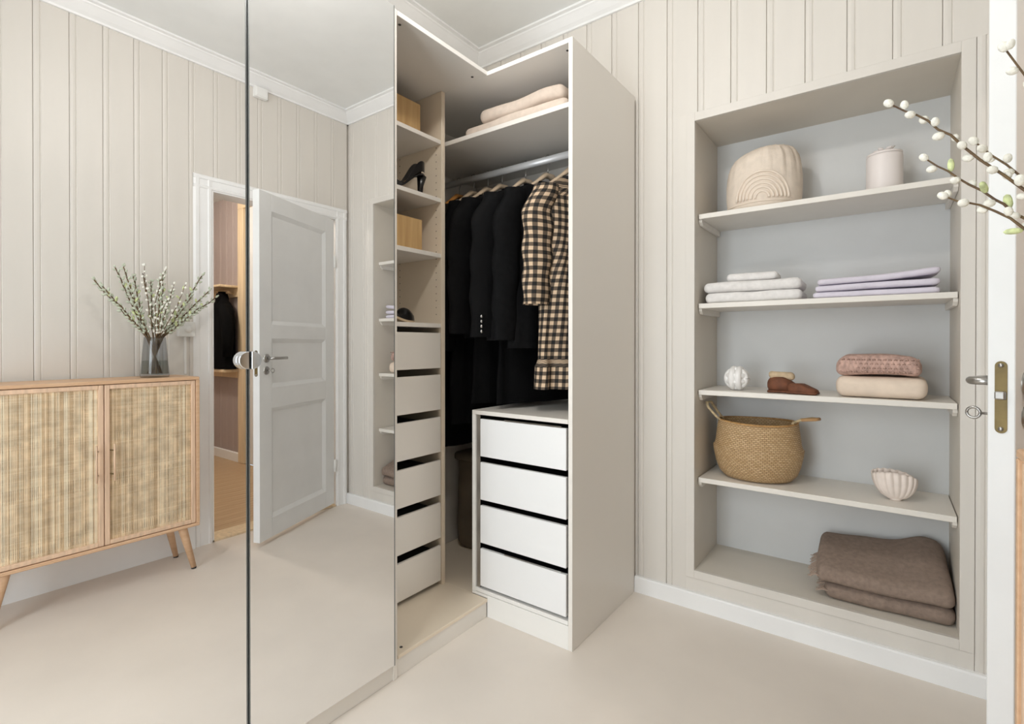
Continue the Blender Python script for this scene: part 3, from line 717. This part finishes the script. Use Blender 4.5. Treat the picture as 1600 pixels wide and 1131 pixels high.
# shoes: u runs heel -> toe along local +x
def shoe(name, label, loc, rz, L, hh, up, sole, insole):
    t = thing(name, label, 'shoe', loc, rz, 'black shoes on the shelf cabinet')
    nu, nv = 22, 16
    def zb(u): return hh * (1 - sstep(.05, .72, u)) + .002
    def hw(u): return (.026 + .012 * sstep(.3, .72, u)) * (1 - max(0, (u - .72) / .28) ** 2.2 * .93) * (1 - max(0, (.12 - u) / .12) ** 2 * .5)
    def ht(u): return .052 * (1 - sstep(.12, .5, u)) + .030 * sstep(.5, .7, u) * (1 - .65 * sstep(.72, 1, u)) + .010
    rows = []
    for i in range(nu):
        u = i / (nu - 1); row = []
        for j in range(nv + 1):
            a = PI * j / nv
            zz = zb(u) + ht(u) * (math.sin(a) ** .6 if u > .58 else min(1, 1.8 * abs(math.cos(a)) ** .5 if False else 1) * math.sin(max(.0, min(PI, a))) ** .6)
            if u < .58:
                # open: side walls only, dip in the middle down to the insole
                zz = zb(u) + (ht(u) * (abs(math.cos(a)) ** .5) * (1 if abs(math.cos(a)) < .98 else .2) if True else 0)
                if u < .06: zz = zb(u) + ht(u) * .95 * (0.2 if abs(math.cos(a)) > .98 else 1)
            row.append(((u - .5) * L, hw(u) * math.cos(a), zz))
        rows.append(row)
    obj('upper', MB().grid(rows, nv + 1, nu), up, t, smooth=True)
    so = MB(); sv_ = []
    for dz in (0, .006):
        sv_.append([((i / 21 - .5) * L, hw(i / 21) * 1.03 * s, zb(i / 21) - .006 + dz + .004) for i in range(22) for s in (-1, 1)])
    vs = sv_[0] + sv_[1]; fs = []
    for i in range(21):
        a = 2 * i; fs += [(a, a + 2, a + 3, a + 1), (44 + a, 44 + a + 1, 44 + a + 3, 44 + a + 2), (a, 44 + a, 44 + a + 2, a + 2), (a + 1, a + 3, 44 + a + 3, 44 + a + 1)]
    fs += [(0, 1, 45, 44), (42, 86, 87, 43)]
    obj('sole', so.add(vs, fs), sole, t)
    ins = MB(); vs = [((i / 21 - .5) * L, hw(i / 21) * .86 * s, zb(i / 21) + .007) for i in range(15) for s in (-1, 1)]
    obj('insole', ins.add(vs, [(2 * i, 2 * i + 2, 2 * i + 3, 2 * i + 1) for i in range(14)]), insole, t)
    if hh > .03:
        obj('heel', MB().tube([(-L * .47, 0, hh), (-L * .44, 0, hh * .5), (-L * .43, 0, .0)], [.022, .014, .011], 10), up, t, smooth=True)
    else:
        obj('strap', MB().tube([(-L * .30, -.030, .03), (-L * .26, -.022, .062), (-L * .24, 0, .072), (-L * .26, .022, .062), (-L * .30, .030, .03)], .003, 6), up, t, smooth=True)
    return t
shoe('high_heel', 'black high heel pump with tan insole on the second shelf', (-1.695, 1.478, 1.850), -PI / 2 - .12, .23, .085, 'blackleather', 'blackleather', 'tan')
shoe('strap_shoe', 'black flat shoe with thin strap and pale sole above the drawers', (-1.705, 1.452, 1.277), PI / 2 + .1, .235, .024, 'blackleather', 'creamlining', 'tan').scale = (1, 1, 1.6)

# hangers and garments -------------------------------------------------
RZ = 2.035
def hanger(label, x, rz, mt, drop=.080):
    t = thing('clothes_hanger', label, 'hanger', (x, 1.98, RZ - drop), rz, 'wooden hangers on the wardrobe rail')
    sh = [(-.155, 0, -.098), (-.12, 0, -.072), (-.06, 0, -.030), (-.018, 0, .004), (.018, 0, .004), (.06, 0, -.030), (.12, 0, -.072), (.155, 0, -.098)]
    obj('shoulder_bar', MB().tube(sh, [.010, .012, .015, .021, .021, .015, .012, .010], 10, ell=.6), mt, t, smooth=True)
    hk = [(0, 0, .015), (0, 0, drop - .032)]
    hk += [(.0165 * math.sin(q_) , 0, drop + .003 - .0165 * math.cos(q_) * 1.15) for q_ in [.5 + .42 * i for i in range(10)]]
    obj('hook', MB().tube(hk, .0022, 6), 'steel', t, smooth=True)
    return t
def garment(name, label, cat, x, rz, mt, hem, zt=1.925, sw2=.205, th=.022, slv=None, group='dark clothes on the wardrobe rail', seed=0, flare=.1, ruffle=None, collar=True, slw=.055, fold=.006):
    t = thing(name, label, cat, (x, 1.98, hem), rz, group)
    H = zt - hem; n = 44; nr = 30; per = .0
    rows = []; uvr = []
    for i in range(nr):
        t_ = i / (nr - 1); z = H * (1 - t_ ** 1.0)
        dz = max(0.0, zt - (hem + z))              # distance below the collar
        if dz < .075: hw_ = .055 + (sw2 - .055) * (dz / .075) ** .8; tk = .018 + (max(th, .019) - .018) * (dz / .075)
        else: hw_ = sw2 * (1 - .03 * math.sin(min(1, (dz - .075) / .35) * PI)) + flare * .25 * max(0, dz - .3); tk = th * (1 + .35 * sstep(.075, .5, dz))
        if ruffle and dz > zt - ruffle: hw_ *= 1.10; tk *= 1.25
        row = []; ur = []; acc = 0; prev = None
        for j in range(n + 1):
            a = 2 * PI * j / n; ca, sa = math.cos(a), math.sin(a)
            xx = hw_ * math.copysign(abs(ca) ** .75, ca); yy = tk * math.copysign(abs(sa) ** .75, sa)
            am = fold * sstep(.10, .55, dz) * (2.0 if ruffle and dz > zt - ruffle else 1)
            yy += am * math.sin(xx * 42 + seed * 2 + .8 * math.sin(dz * 5 + seed)) + am * .6 * math.sin(xx * 87 + seed)
            xx += .006 * noise.noise(Vector((seed * 3.3, dz * 6, sa)))
            p = (xx, yy, max(z, 0))
            if prev: acc += math.hypot(p[0] - prev[0], p[1] - prev[1])
            prev = p; row.append(p); ur.append((acc, dz))
        rows.append(row); uvr.append(ur)
    mb = MB(); vs = [p for r in rows for p in r]; fs = []; uvs = []
    for i in range(nr - 1):
        for j in range(n):
            a = i * (n + 1) + j; fs.append((a, a + 1, a + n + 2, a + n + 1)); uvs.append([uvr[i][j], uvr[i][j + 1], uvr[i + 1][j + 1], uvr[i + 1][j]])
    mb.add(vs, fs, uvs); obj('body', mb, mt, t, smooth=True)
    if slv:
        for s in (-1, 1):
            z0 = zt - .085 - hem; z1 = slv - hem; rows = []; uvr = []; m_ = 22; k_ = 18
            for i in range(m_):
                q_ = i / (m_ - 1); z = z0 + .03 - (z0 + .03 - z1) * q_
                cx_ = s * (sw2 - .030 + .050 * sstep(0, .25, q_) + .012 * q_); r1 = slw * (.75 + .3 * sstep(0, .15, q_)) * (1 - .18 * q_); r2 = (th + .010) * (1 - .15 * q_)
                row = []; ur = []
                for j in range(k_ + 1):
                    a = 2 * PI * j / k_
                    wr = 1 + .07 * math.sin(q_ * 23 + seed + 2 * math.sin(a)) + .04 * math.sin(3 * a + q_ * 9)
                    row.append((cx_ + r1 * wr * math.cos(a), r2 * wr * math.sin(a) + .004 * math.sin(q_ * 6 + seed), z)); ur.append((j / k_ * 2 * PI * .05, z0 - z))
                rows.append(row); uvr.append(ur)
            mb = MB(); vs = [p for r in rows for p in r]; fs = []; uvs = []
            for i in range(m_ - 1):
                for j in range(k_):
                    a = i * (k_ + 1) + j; fs.append((a, a + 1, a + k_ + 2, a + k_ + 1)); uvs.append([uvr[i][j], uvr[i][j + 1], uvr[i + 1][j + 1], uvr[i + 1][j]])
            fs.append(tuple(range((k_ + 1)))); uvs.append([(0, 0)] * (k_ + 1))
            mb.add(vs, fs, uvs); obj('sleeve', mb, mt, t, smooth=True)
    if collar:
        obj('collar', MB().tube([(.060 * math.cos(a), .026 * math.sin(a), H - .004 + .008 * math.sin(a)) for a in [2 * PI * i / 20 for i in range(21)]], .011, 8, ell=.7), mt, t, smooth=True)
    return t
RZG = PI / 2                                   # width of the garment lies across the rail
GS = [('checked_shirt', 'black and cream checked shirt with ruffled hem beside the tall panel', 'shirt', -1.135, RZG - .36, 'gingham', .99, dict(sw2=.165, th=.040, slv=1.352, ruffle=1.115, seed=1, slw=.075, flare=.10, group=None, fold=.010)),
      ('jacket', 'black jacket hanging next to the checked shirt', 'jacket', -1.262, RZG - .34, 'black1', 1.165, dict(slv=1.20, seed=2, slw=.072)),
      ('long_dress', 'long black dress between the blazers, hem above the drawer cabinet', 'dress', -1.325, RZG - .34, 'black3', .915, dict(sw2=.19, seed=4, flare=.2, th=.015)),
      ('jacket', 'charcoal blazer with silver cuff buttons on the rail', 'jacket', -1.388, RZG - .34, 'black2', 1.20, dict(slv=1.215, seed=3, slw=.072)),
      ('long_dress', 'long black dress hanging left of the charcoal blazer', 'dress', -1.455, RZG - .33, 'black3', .91, dict(sw2=.195, seed=6, flare=.25, th=.015)),
      ('jacket', 'plain black jacket left of the charcoal blazer', 'jacket', -1.53, RZG - .32, 'black1', 1.21, dict(slv=1.23, seed=5, slw=.07)),
      ('long_coat', 'long black coat hanging behind the cabinet panel edge', 'coat', -1.62, RZG - .28, 'black3', .80, dict(slv=1.15, seed=7, th=.024)),
      ('jacket', 'short brown-black jacket near the left end of the rail', 'jacket', -1.715, RZG - .25, 'brownblack', 1.385, dict(slv=1.40, seed=8)),
      ('long_coat', 'long dark coat at the far left end of the rail', 'coat', -1.815, RZG - .2, 'black1', .66, dict(slv=1.1, seed=9, th=.028))]
for nm, lb, ct, x, rz, mt, hem, kw in GS: 
    gt = garment(nm, lb, ct, x, rz, mt, hem, **kw)
    if 'silver cuff' in lb:
        for k in range(4):
            obj('cuff_button', MB().lathe([(0, .004), (.006, .003), (.008, 0)], 12), 'steel', gt, smooth=True, loc=(-.262, -.034, .040 + .022 * k), rot=(PI / 2, -.7, 0))
HL = [(-1.135, RZG - .36, 'hangerwood', 'pale wooden hanger carrying the checked shirt'), (-1.262, RZG - .34, 'hangerwood', 'pale wooden hanger of the black jacket next to the checked shirt'),
      (-1.388, RZG - .34, 'hangerwood', 'pale wooden hanger carrying the charcoal blazer'), (-1.53, RZG - .32, 'hangerwood', 'pale wooden hanger of the plain black jacket'),
      (-1.62, RZG - .28, 'hangerwood', 'pale wooden hanger of the long black coat near the panel edge'), (-1.715, RZG - .25, 'hangerwood', 'wooden hanger of the short brown-black jacket'), (-1.815, RZG - .2, 'hangerorange', 'amber wooden hanger at the far left end of the rail')]
for x, rz, mt, lb in HL: hanger(lb, x, rz, mt)
# soft bag on the wardrobe floor
bag = thing('storage_bag', 'taupe cloth storage bag on the wardrobe floor behind the drawers', 'bag', (-1.72, 2.14, .080))
obj('body', soft_box(.36, .22, .50, .05, None, 41, .012, 7, (14, 10, 16)), 'taupe', bag, smooth=True)
obj('flap', soft_box(.37, .23, .05, .02, None, 42, .006, 7, (14, 10, 4)), 'taupe', bag, smooth=True, loc=(0, 0, .47))

# ================================================================== CANE CABINET
KX0, KX1, KY0, KY1, KZ0, KZ1 = .17, .468, .352, 1.160, .228, 1.012
kb = thing('cane_cabinet', 'light oak sideboard with two woven cane doors and splayed legs', 'cabinet', (KX0, KY0, 0))
def kbx(name, x0, x1, y0, y1, z0, z1, mt='oak', par=None, bev=.0015): return bx(name, x0 - KX0, x1 - KX0, y0 - KY0, y1 - KY0, z0, z1, mt, par or kb, bev)
KT = .016
kbx('top_panel', KX0, KX1, KY0, KY1, KZ1 - KT, KZ1, bev=.003); kbx('bottom_panel', KX0, KX1, KY0, KY1, KZ0, KZ0 + KT, bev=.003)
kbx('side_panel', KX0, KX1, KY0, KY0 + KT, KZ0 + KT, KZ1 - KT); kbx('side_panel', KX0, KX1, KY1 - KT, KY1, KZ0 + KT, KZ1 - KT)
kbx('back_panel', KX1 - .008, KX1 - .002, KY0 + KT, KY1 - KT, KZ0 + KT, KZ1 - KT, 'cabinside')
for z in (.50, .715): kbx('inner_shelf', KX0 + .03, KX1 - .01, KY0 + KT, KY1 - KT, z, z + .016, 'cabinside')
kbx('centre_post', KX0 + .03, KX1 - .01, .756 - .008, .756 + .008, KZ0 + KT, KZ1 - KT, 'cabinside')
KZa, KZb = KZ0 + KT + .003, KZ1 - KT - .003
for di, (a, b_) in enumerate(((KY0 + KT + .002, .7545), (.7575, KY1 - KT - .002))):
    dr = bpy.data.objects.new('door', None); COL.objects.link(dr); dr.parent = kb; dr.location = (.004, a - KY0, KZa)
    W_, H_, F_ = b_ - a, KZb - KZa, .020
    bx('frame_stile', 0, .018, 0, F_, 0, H_, 'oakframe', dr, .003, 2); bx('frame_stile', 0, .018, W_ - F_, W_, 0, H_, 'oakframe', dr, .003, 2)
    bx('frame_rail', 0, .018, F_, W_ - F_, 0, F_, 'oakframe', dr, .003, 2); bx('frame_rail', 0, .018, F_, W_ - F_, H_ - F_, H_, 'oakframe', dr, .003, 2)
    r_ = random.Random(di + 3); cane = MB(); y = F_ - .002; tone = []
    while y < W_ - F_ + .002:
        wd = r_.uniform(.0022, .0048); zz = .0085 + r_.uniform(-.0003, .0003)
        cane.add([(zz, y, F_ - .003), (zz, y + wd, F_ - .003), (zz, y + wd, H_ - F_ + .003), (zz, y, H_ - F_ + .003)], [(0, 1, 2, 3)]); y += wd + r_.uniform(.0005, .0026)
        tone.append(r_.choice((0, 0, 1, 2)))
    z = F_ - .002
    while z < H_ - F_ + .002:
        wd = r_.uniform(.0018, .0036)
        cane.add([(.0098, F_ - .003, z), (.0098, W_ - F_ + .003, z), (.0098, W_ - F_ + .003, z + wd), (.0098, F_ - .003, z + wd)], [(0, 1, 2, 3)]); z += wd + r_.uniform(.0008, .0036)
        tone.append(r_.choice((0, 1, 1, 2)))
    cme = cane.mesh('cane_weave')
    for q_ in ('rattan', 'rattan2', 'rattan3'): cme.materials.append(M[q_])
    for q_, p in zip(tone, cme.polygons): p.material_index = q_
    cn = link('cane_weave', cme, None, dr); cn['kind'] = 'stuff'
    for c_ in ((F_ - .002, F_ + .016, F_, H_ - F_), (W_ - F_ - .016, W_ - F_ + .002, F_, H_ - F_), (F_ + .016, W_ - F_ - .016, F_ - .002, F_ + .014), (F_ + .016, W_ - F_ - .016, H_ - F_ - .014, H_ - F_ + .002)):
        bx('cane_border', .0105, .0125, c_[0], c_[1], c_[2], c_[3], 'caneborder', dr, 0)
    yh = (W_ - F_ - .012) if di == 0 else F_ + .012
    hz = .385
    hb_ = obj('handle', MB().tube([(-.020, yh, hz - .085), (-.020, yh, hz + .085)], .0038, 8), 'oakframe', dr, smooth=True)
    for q_ in (-.055, .055): obj('handle_post', MB().tube([(-.020, yh, hz + q_), (.006, yh + (.01 if di == 0 else -.01), hz + q_)], .003, 8), 'brass', hb_)
for sx, sy in ((0, 0), (0, 1), (1, 0), (1, 1)):
    x = KX0 + .045 if sx == 0 else KX1 - .05; y = KY0 + .075 if sy == 0 else KY1 - .065
    fx_ = x + (-.018 if sx == 0 else .012); fy_ = y + (-.045 if sy == 0 else .045)
    lg = obj('leg', MB().tube([(x - KX0, y - KY0, KZ0), (x - KX0, y - KY0, KZ0 - .012), (fx_ - KX0, fy_ - KY0, .008), ], [.021, .021, .0125], 14), 'oak', kb, smooth=True)
    obj('foot_pad', MB().lathe([(0, 0), (.012, 0), (.0125, .009), (0, .009)], 14), 'rubber', lg, loc=(fx_ - KX0, fy_ - KY0, 0))
# ---- vase with pussy willow
VX, VY, VZ = .315, 1.005, KZ1
vs_ = thing('glass_vase', 'smoked glass vase of willow branches on the cane cabinet', 'vase', (VX, VY, VZ))
vp = [(0, .004), (.062, .004), (.064, .012), (.058, .09), (.050, .185), (.0475, .207), (.045, .207), (.047, .185), (.055, .09), (.060, .018), (0, .014)]
obj('glass_body', MB().lathe([(0, 0), (.062, 0)] + vp[2:], 40), 'smokeglass', vs_, smooth=True)
obj('water', MB().lathe([(0, .016), (.058, .018), (.0545, .085), (0, .085)], 32), 'water', vs_, smooth=True)
cat_m = MB().lathe([(0, 0), (.0045, .002), (.0070, .006), (.0074, .010), (.0062, .015), (.0035, .0182), (0, .0192)], 10).mesh('catkin', smooth=True); cat_m.materials.append(M['catkin'])
catf_m = MB().lathe([(0, 0), (.0035, .002), (.0058, .006), (.0058, .012), (.0035, .018), (0, .021)], 8).mesh('catkin', smooth=True); catf_m.materials.append(M['catgrey'])
catg_m = MB().lathe([(0, 0), (.004, .003), (.0065, .010), (.0065, .020), (.005, .028), (0, .033)], 10).mesh('catkin', smooth=True); catg_m.materials.append(M['catgreen'])
def branch(tip, label, n, seed, mids=(), greens=(), cm=None):
    cm = cm or cat_m
    r_ = random.Random(seed); tip = Vector(tip)
    base = Vector((VX, VY, VZ + .02)) + Vector((r_.uniform(-.02, .02), r_.uniform(-.02, .02), 0))
    d0 = (tip - Vector((VX, VY, VZ + .2))); d0.z = 0
    lip = Vector((VX, VY, VZ + .205)) + (d0.normalized() * .034 if d0.length > .02 else Vector((0, 0, 0)))
    base = Vector((VX, VY, VZ + .02)) - (d0.normalized() * .03 if d0.length > .02 else Vector((0, 0, 0)))
    pts = [base, lip] + [Vector(m_) for m_ in mids] + [tip]
    # resample with slight crook
    P = []
    for i in range(len(pts) - 1):
        seg = 4 if i == 0 else max(3, int((pts[i + 1] - pts[i]).length / .03))
        for k in range(seg): P.append(pts[i].lerp(pts[i + 1], k / seg))
    P.append(pts[-1])
    for i in range(5, len(P) - 1): P[i] = P[i] + Vector((r_.uniform(-1, 1), r_.uniform(-1, 1), r_.uniform(-1, 1))) * .0025
    t = thing('willow_branch', label, 'branch', tuple(base), 0, 'willow branches in the glass vase')
    L = len(P); rad = [(.0030 if cm is cat_m else .0046) - .0018 * i / (L - 1) for i in range(L)]
    obj('twig', MB().tube([p - base for p in P], rad, 6), 'twig', t, smooth=True)
    # catkins along the part outside the vase
    tot = sum((P[i + 1] - P[i]).length for i in range(4, L - 1)); acc = 0; nxt = .03; k = 0
    step = (tot - .03) / n
    for i in range(4, L - 1):
        sl = (P[i + 1] - P[i]).length
        while acc + sl >= nxt and k < n + 1:
            p = P[i].lerp(P[i + 1], (nxt - acc) / sl) - base; d = (P[i + 1] - P[i]).normalized()
            sd_ = d.cross(Vector((0, 0, 1)) if abs(d.z) < .9 else Vector((1, 0, 0))).normalized(); an = k * 2.4 + r_.uniform(-.4, .4)
            side = Matrix.Rotation(an, 3, d) @ sd_
            ax = (d * .75 + side * .75).normalized()
            o = bpy.data.objects.new('catkin', catg_m if k in greens else cm); COL.objects.link(o); o.parent = t
            o.location = p + side * .002; o.rotation_mode = 'QUATERNION'; o.rotation_quaternion = ax.to_track_quat('Z', 'Y')
            s_ = r_.uniform(.62, .85) if cm is cat_m else r_.uniform(.8, 1.15); o.scale = (s_, s_, s_)
            nxt += step; k += 1
        acc += sl
    o = bpy.data.objects.new('catkin', cm); COL.objects.link(o); o.parent = t; o.location = P[-1] - base
    o.scale = (.75, .75, .75); o.rotation_mode = 'QUATERNION'; o.rotation_quaternion = (P[-1] - P[-2]).normalized().to_track_quat('Z', 'Y')
near = [((.006, .95, 1.540), [(.146, .95, 1.386), (.081, .95, 1.465), (.046, .95, 1.506)], 'longest near willow branch reaching left in front of the niche', 24, ()),
        ((.051, 1.05, 1.478), [(.161, 1.05, 1.368), (.128, 1.05, 1.403), (.087, 1.05, 1.44)], 'near willow branch with a green catkin over the top shelf end', 17, (15, 12, 10)),
        ((.071, .98, 1.398), [(.151, .98, 1.344), (.105, .98, 1.38)], 'lowest near willow branch with a single bud at its tip', 10, (6,)),
        ((.107, 1.02, 1.481), [(.156, 1.02, 1.422)], 'short near willow branch crossing the door edge', 18, (12,)),
        ((.122, .9, 1.558), [(.138, .9, 1.525), (.19, .93, 1.42)], 'near willow branch at the upper right picture edge', 20, ())]
for i, (tp, md, lb, n, g_) in enumerate(near): branch(tp, lb, n, 50 + i, md, g_)
tips = [(.40, .776, 1.50), (.25, .77, 1.458), (.38, .856, 1.568), (.30, .867, 1.566), (.22, .862, 1.455), (.36, .925, 1.529), (.40, 1.016, 1.515), (.24, 1.004, 1.512), (.34, 1.052, 1.555), (.42, 1.119, 1.474), (.22, 1.031, 1.405), (.30, 1.175, 1.446), (.40, 1.273, 1.584), (.34, 1.282, 1.49), (.42, 1.354, 1.463), (.25, 1.193, 1.383)]
order = sorted(range(len(tips)), key=lambda i: tips[i][1])
words = ['first', 'second', 'third', 'fourth', 'fifth', 'sixth', 'seventh', 'eighth', 'ninth', 'tenth', 'eleventh', 'twelfth', 'thirteenth', 'fourteenth', 'fifteenth', 'sixteenth']
for k, i in enumerate(order):
    branch(tips[i], 'mirrored willow branch, %s from the left in the vase' % words[k], 26, 80 + i, (), (7, 18), catf_m)

# ================================================================== WALL FITTINGS
sw_ = thing('dimmer_switch', 'white surface-mounted dimmer switch beside the door casing', 'switch', (XR, 1.210, 1.268))
bx('body', -.034, 0, -.042, .042, -.042, .042, 'plastic', sw_, .004, 2)
obj('knob', MB().lathe([(0, .012), (.017, .011), (.020, .0)], 24), 'plastic', sw_, smooth=True, loc=(-.034, .006, 0), rot=(0, -PI / 2, 0))
obj('cable_duct', MB().box(-.010, 0, -.006, .006, -.255, -.042), 'plastic', sw_, .002)
jb = thing('junction_box', 'small white junction box under the cornice above the door', 'junction box', (XR, 1.640, 2.785))
bx('body', -.035, 0, -.042, .042, -.036, .030, 'plastic', jb, .005, 2); bx('lid', -.040, -.035, -.036, .036, -.030, .024, 'plastic', jb, .002)
# ---- hall: coat rack, coat, lower shelf
cr = thing('coat_rack', 'oak hat shelf with coat pegs on the hall wall', 'coat rack', (2.70, HYW, 1.745))
bx('shelf_board', -.23, 1.0, -.20, 0, .0, .022, 'pinecasing', cr, .003); bx('back_rail', -.23, 1.0, -.02, 0, -.09, .0, 'pinecasing', cr, .003)
for k in range(5): obj('peg', MB().tube([(-.12 + .25 * k, -.02, -.05), (-.12 + .25 * k, -.075, -.035)], [.009, .011], 10), 'pinecasing', cr, smooth=True)
ct = thing('hanging_coat', 'black coat hanging from the hall coat rack', 'coat', (2.635, HYW - .10, .94))
rows = []
for i in range(24):
    t_ = i / 23; z = .77 * (1 - t_); wv = .045 + .155 * sstep(0, .28, t_) + .03 * t_; d_ = .03 + .045 * sstep(0, .3, t_)
    rows.append([(wv * math.cos(a) + .01 * math.sin(z * 9), min(.085, d_ * math.sin(a) + .010 * math.sin(8 * a + z * 5) * t_), z) for a in [2 * PI * j / 36 for j in range(36)]])
obj('body', MB().grid(rows, 36, 24, True), 'black3', ct, smooth=True)
for s in (-1, 1): obj('sleeve', MB().tube([(s * .12, -.04, .62), (s * .20, -.045, .50), (s * .215, -.04, .30), (s * .20, -.045, .12)], [.045, .058, .052, .042], 12), 'black3', ct, smooth=True)
obj('hood', MB().lathe([(0, .76), (.05, .75), (.062, .70), (.055, .64), (.03, .62)], 16), 'black3', ct, smooth=True)
hs = thing('hall_bench_shelf', 'narrow oak wall shelf below the black coat in the hall', 'shelf', (2.70, HYW, .905))
bx('shelf_board', -.23, 1.0, -.16, 0, 0, .03, 'pinecasing', hs, .003); bx('back_rail', -.23, 1.0, -.02, 0, -.06, 0, 'pinecasing', hs, .002)
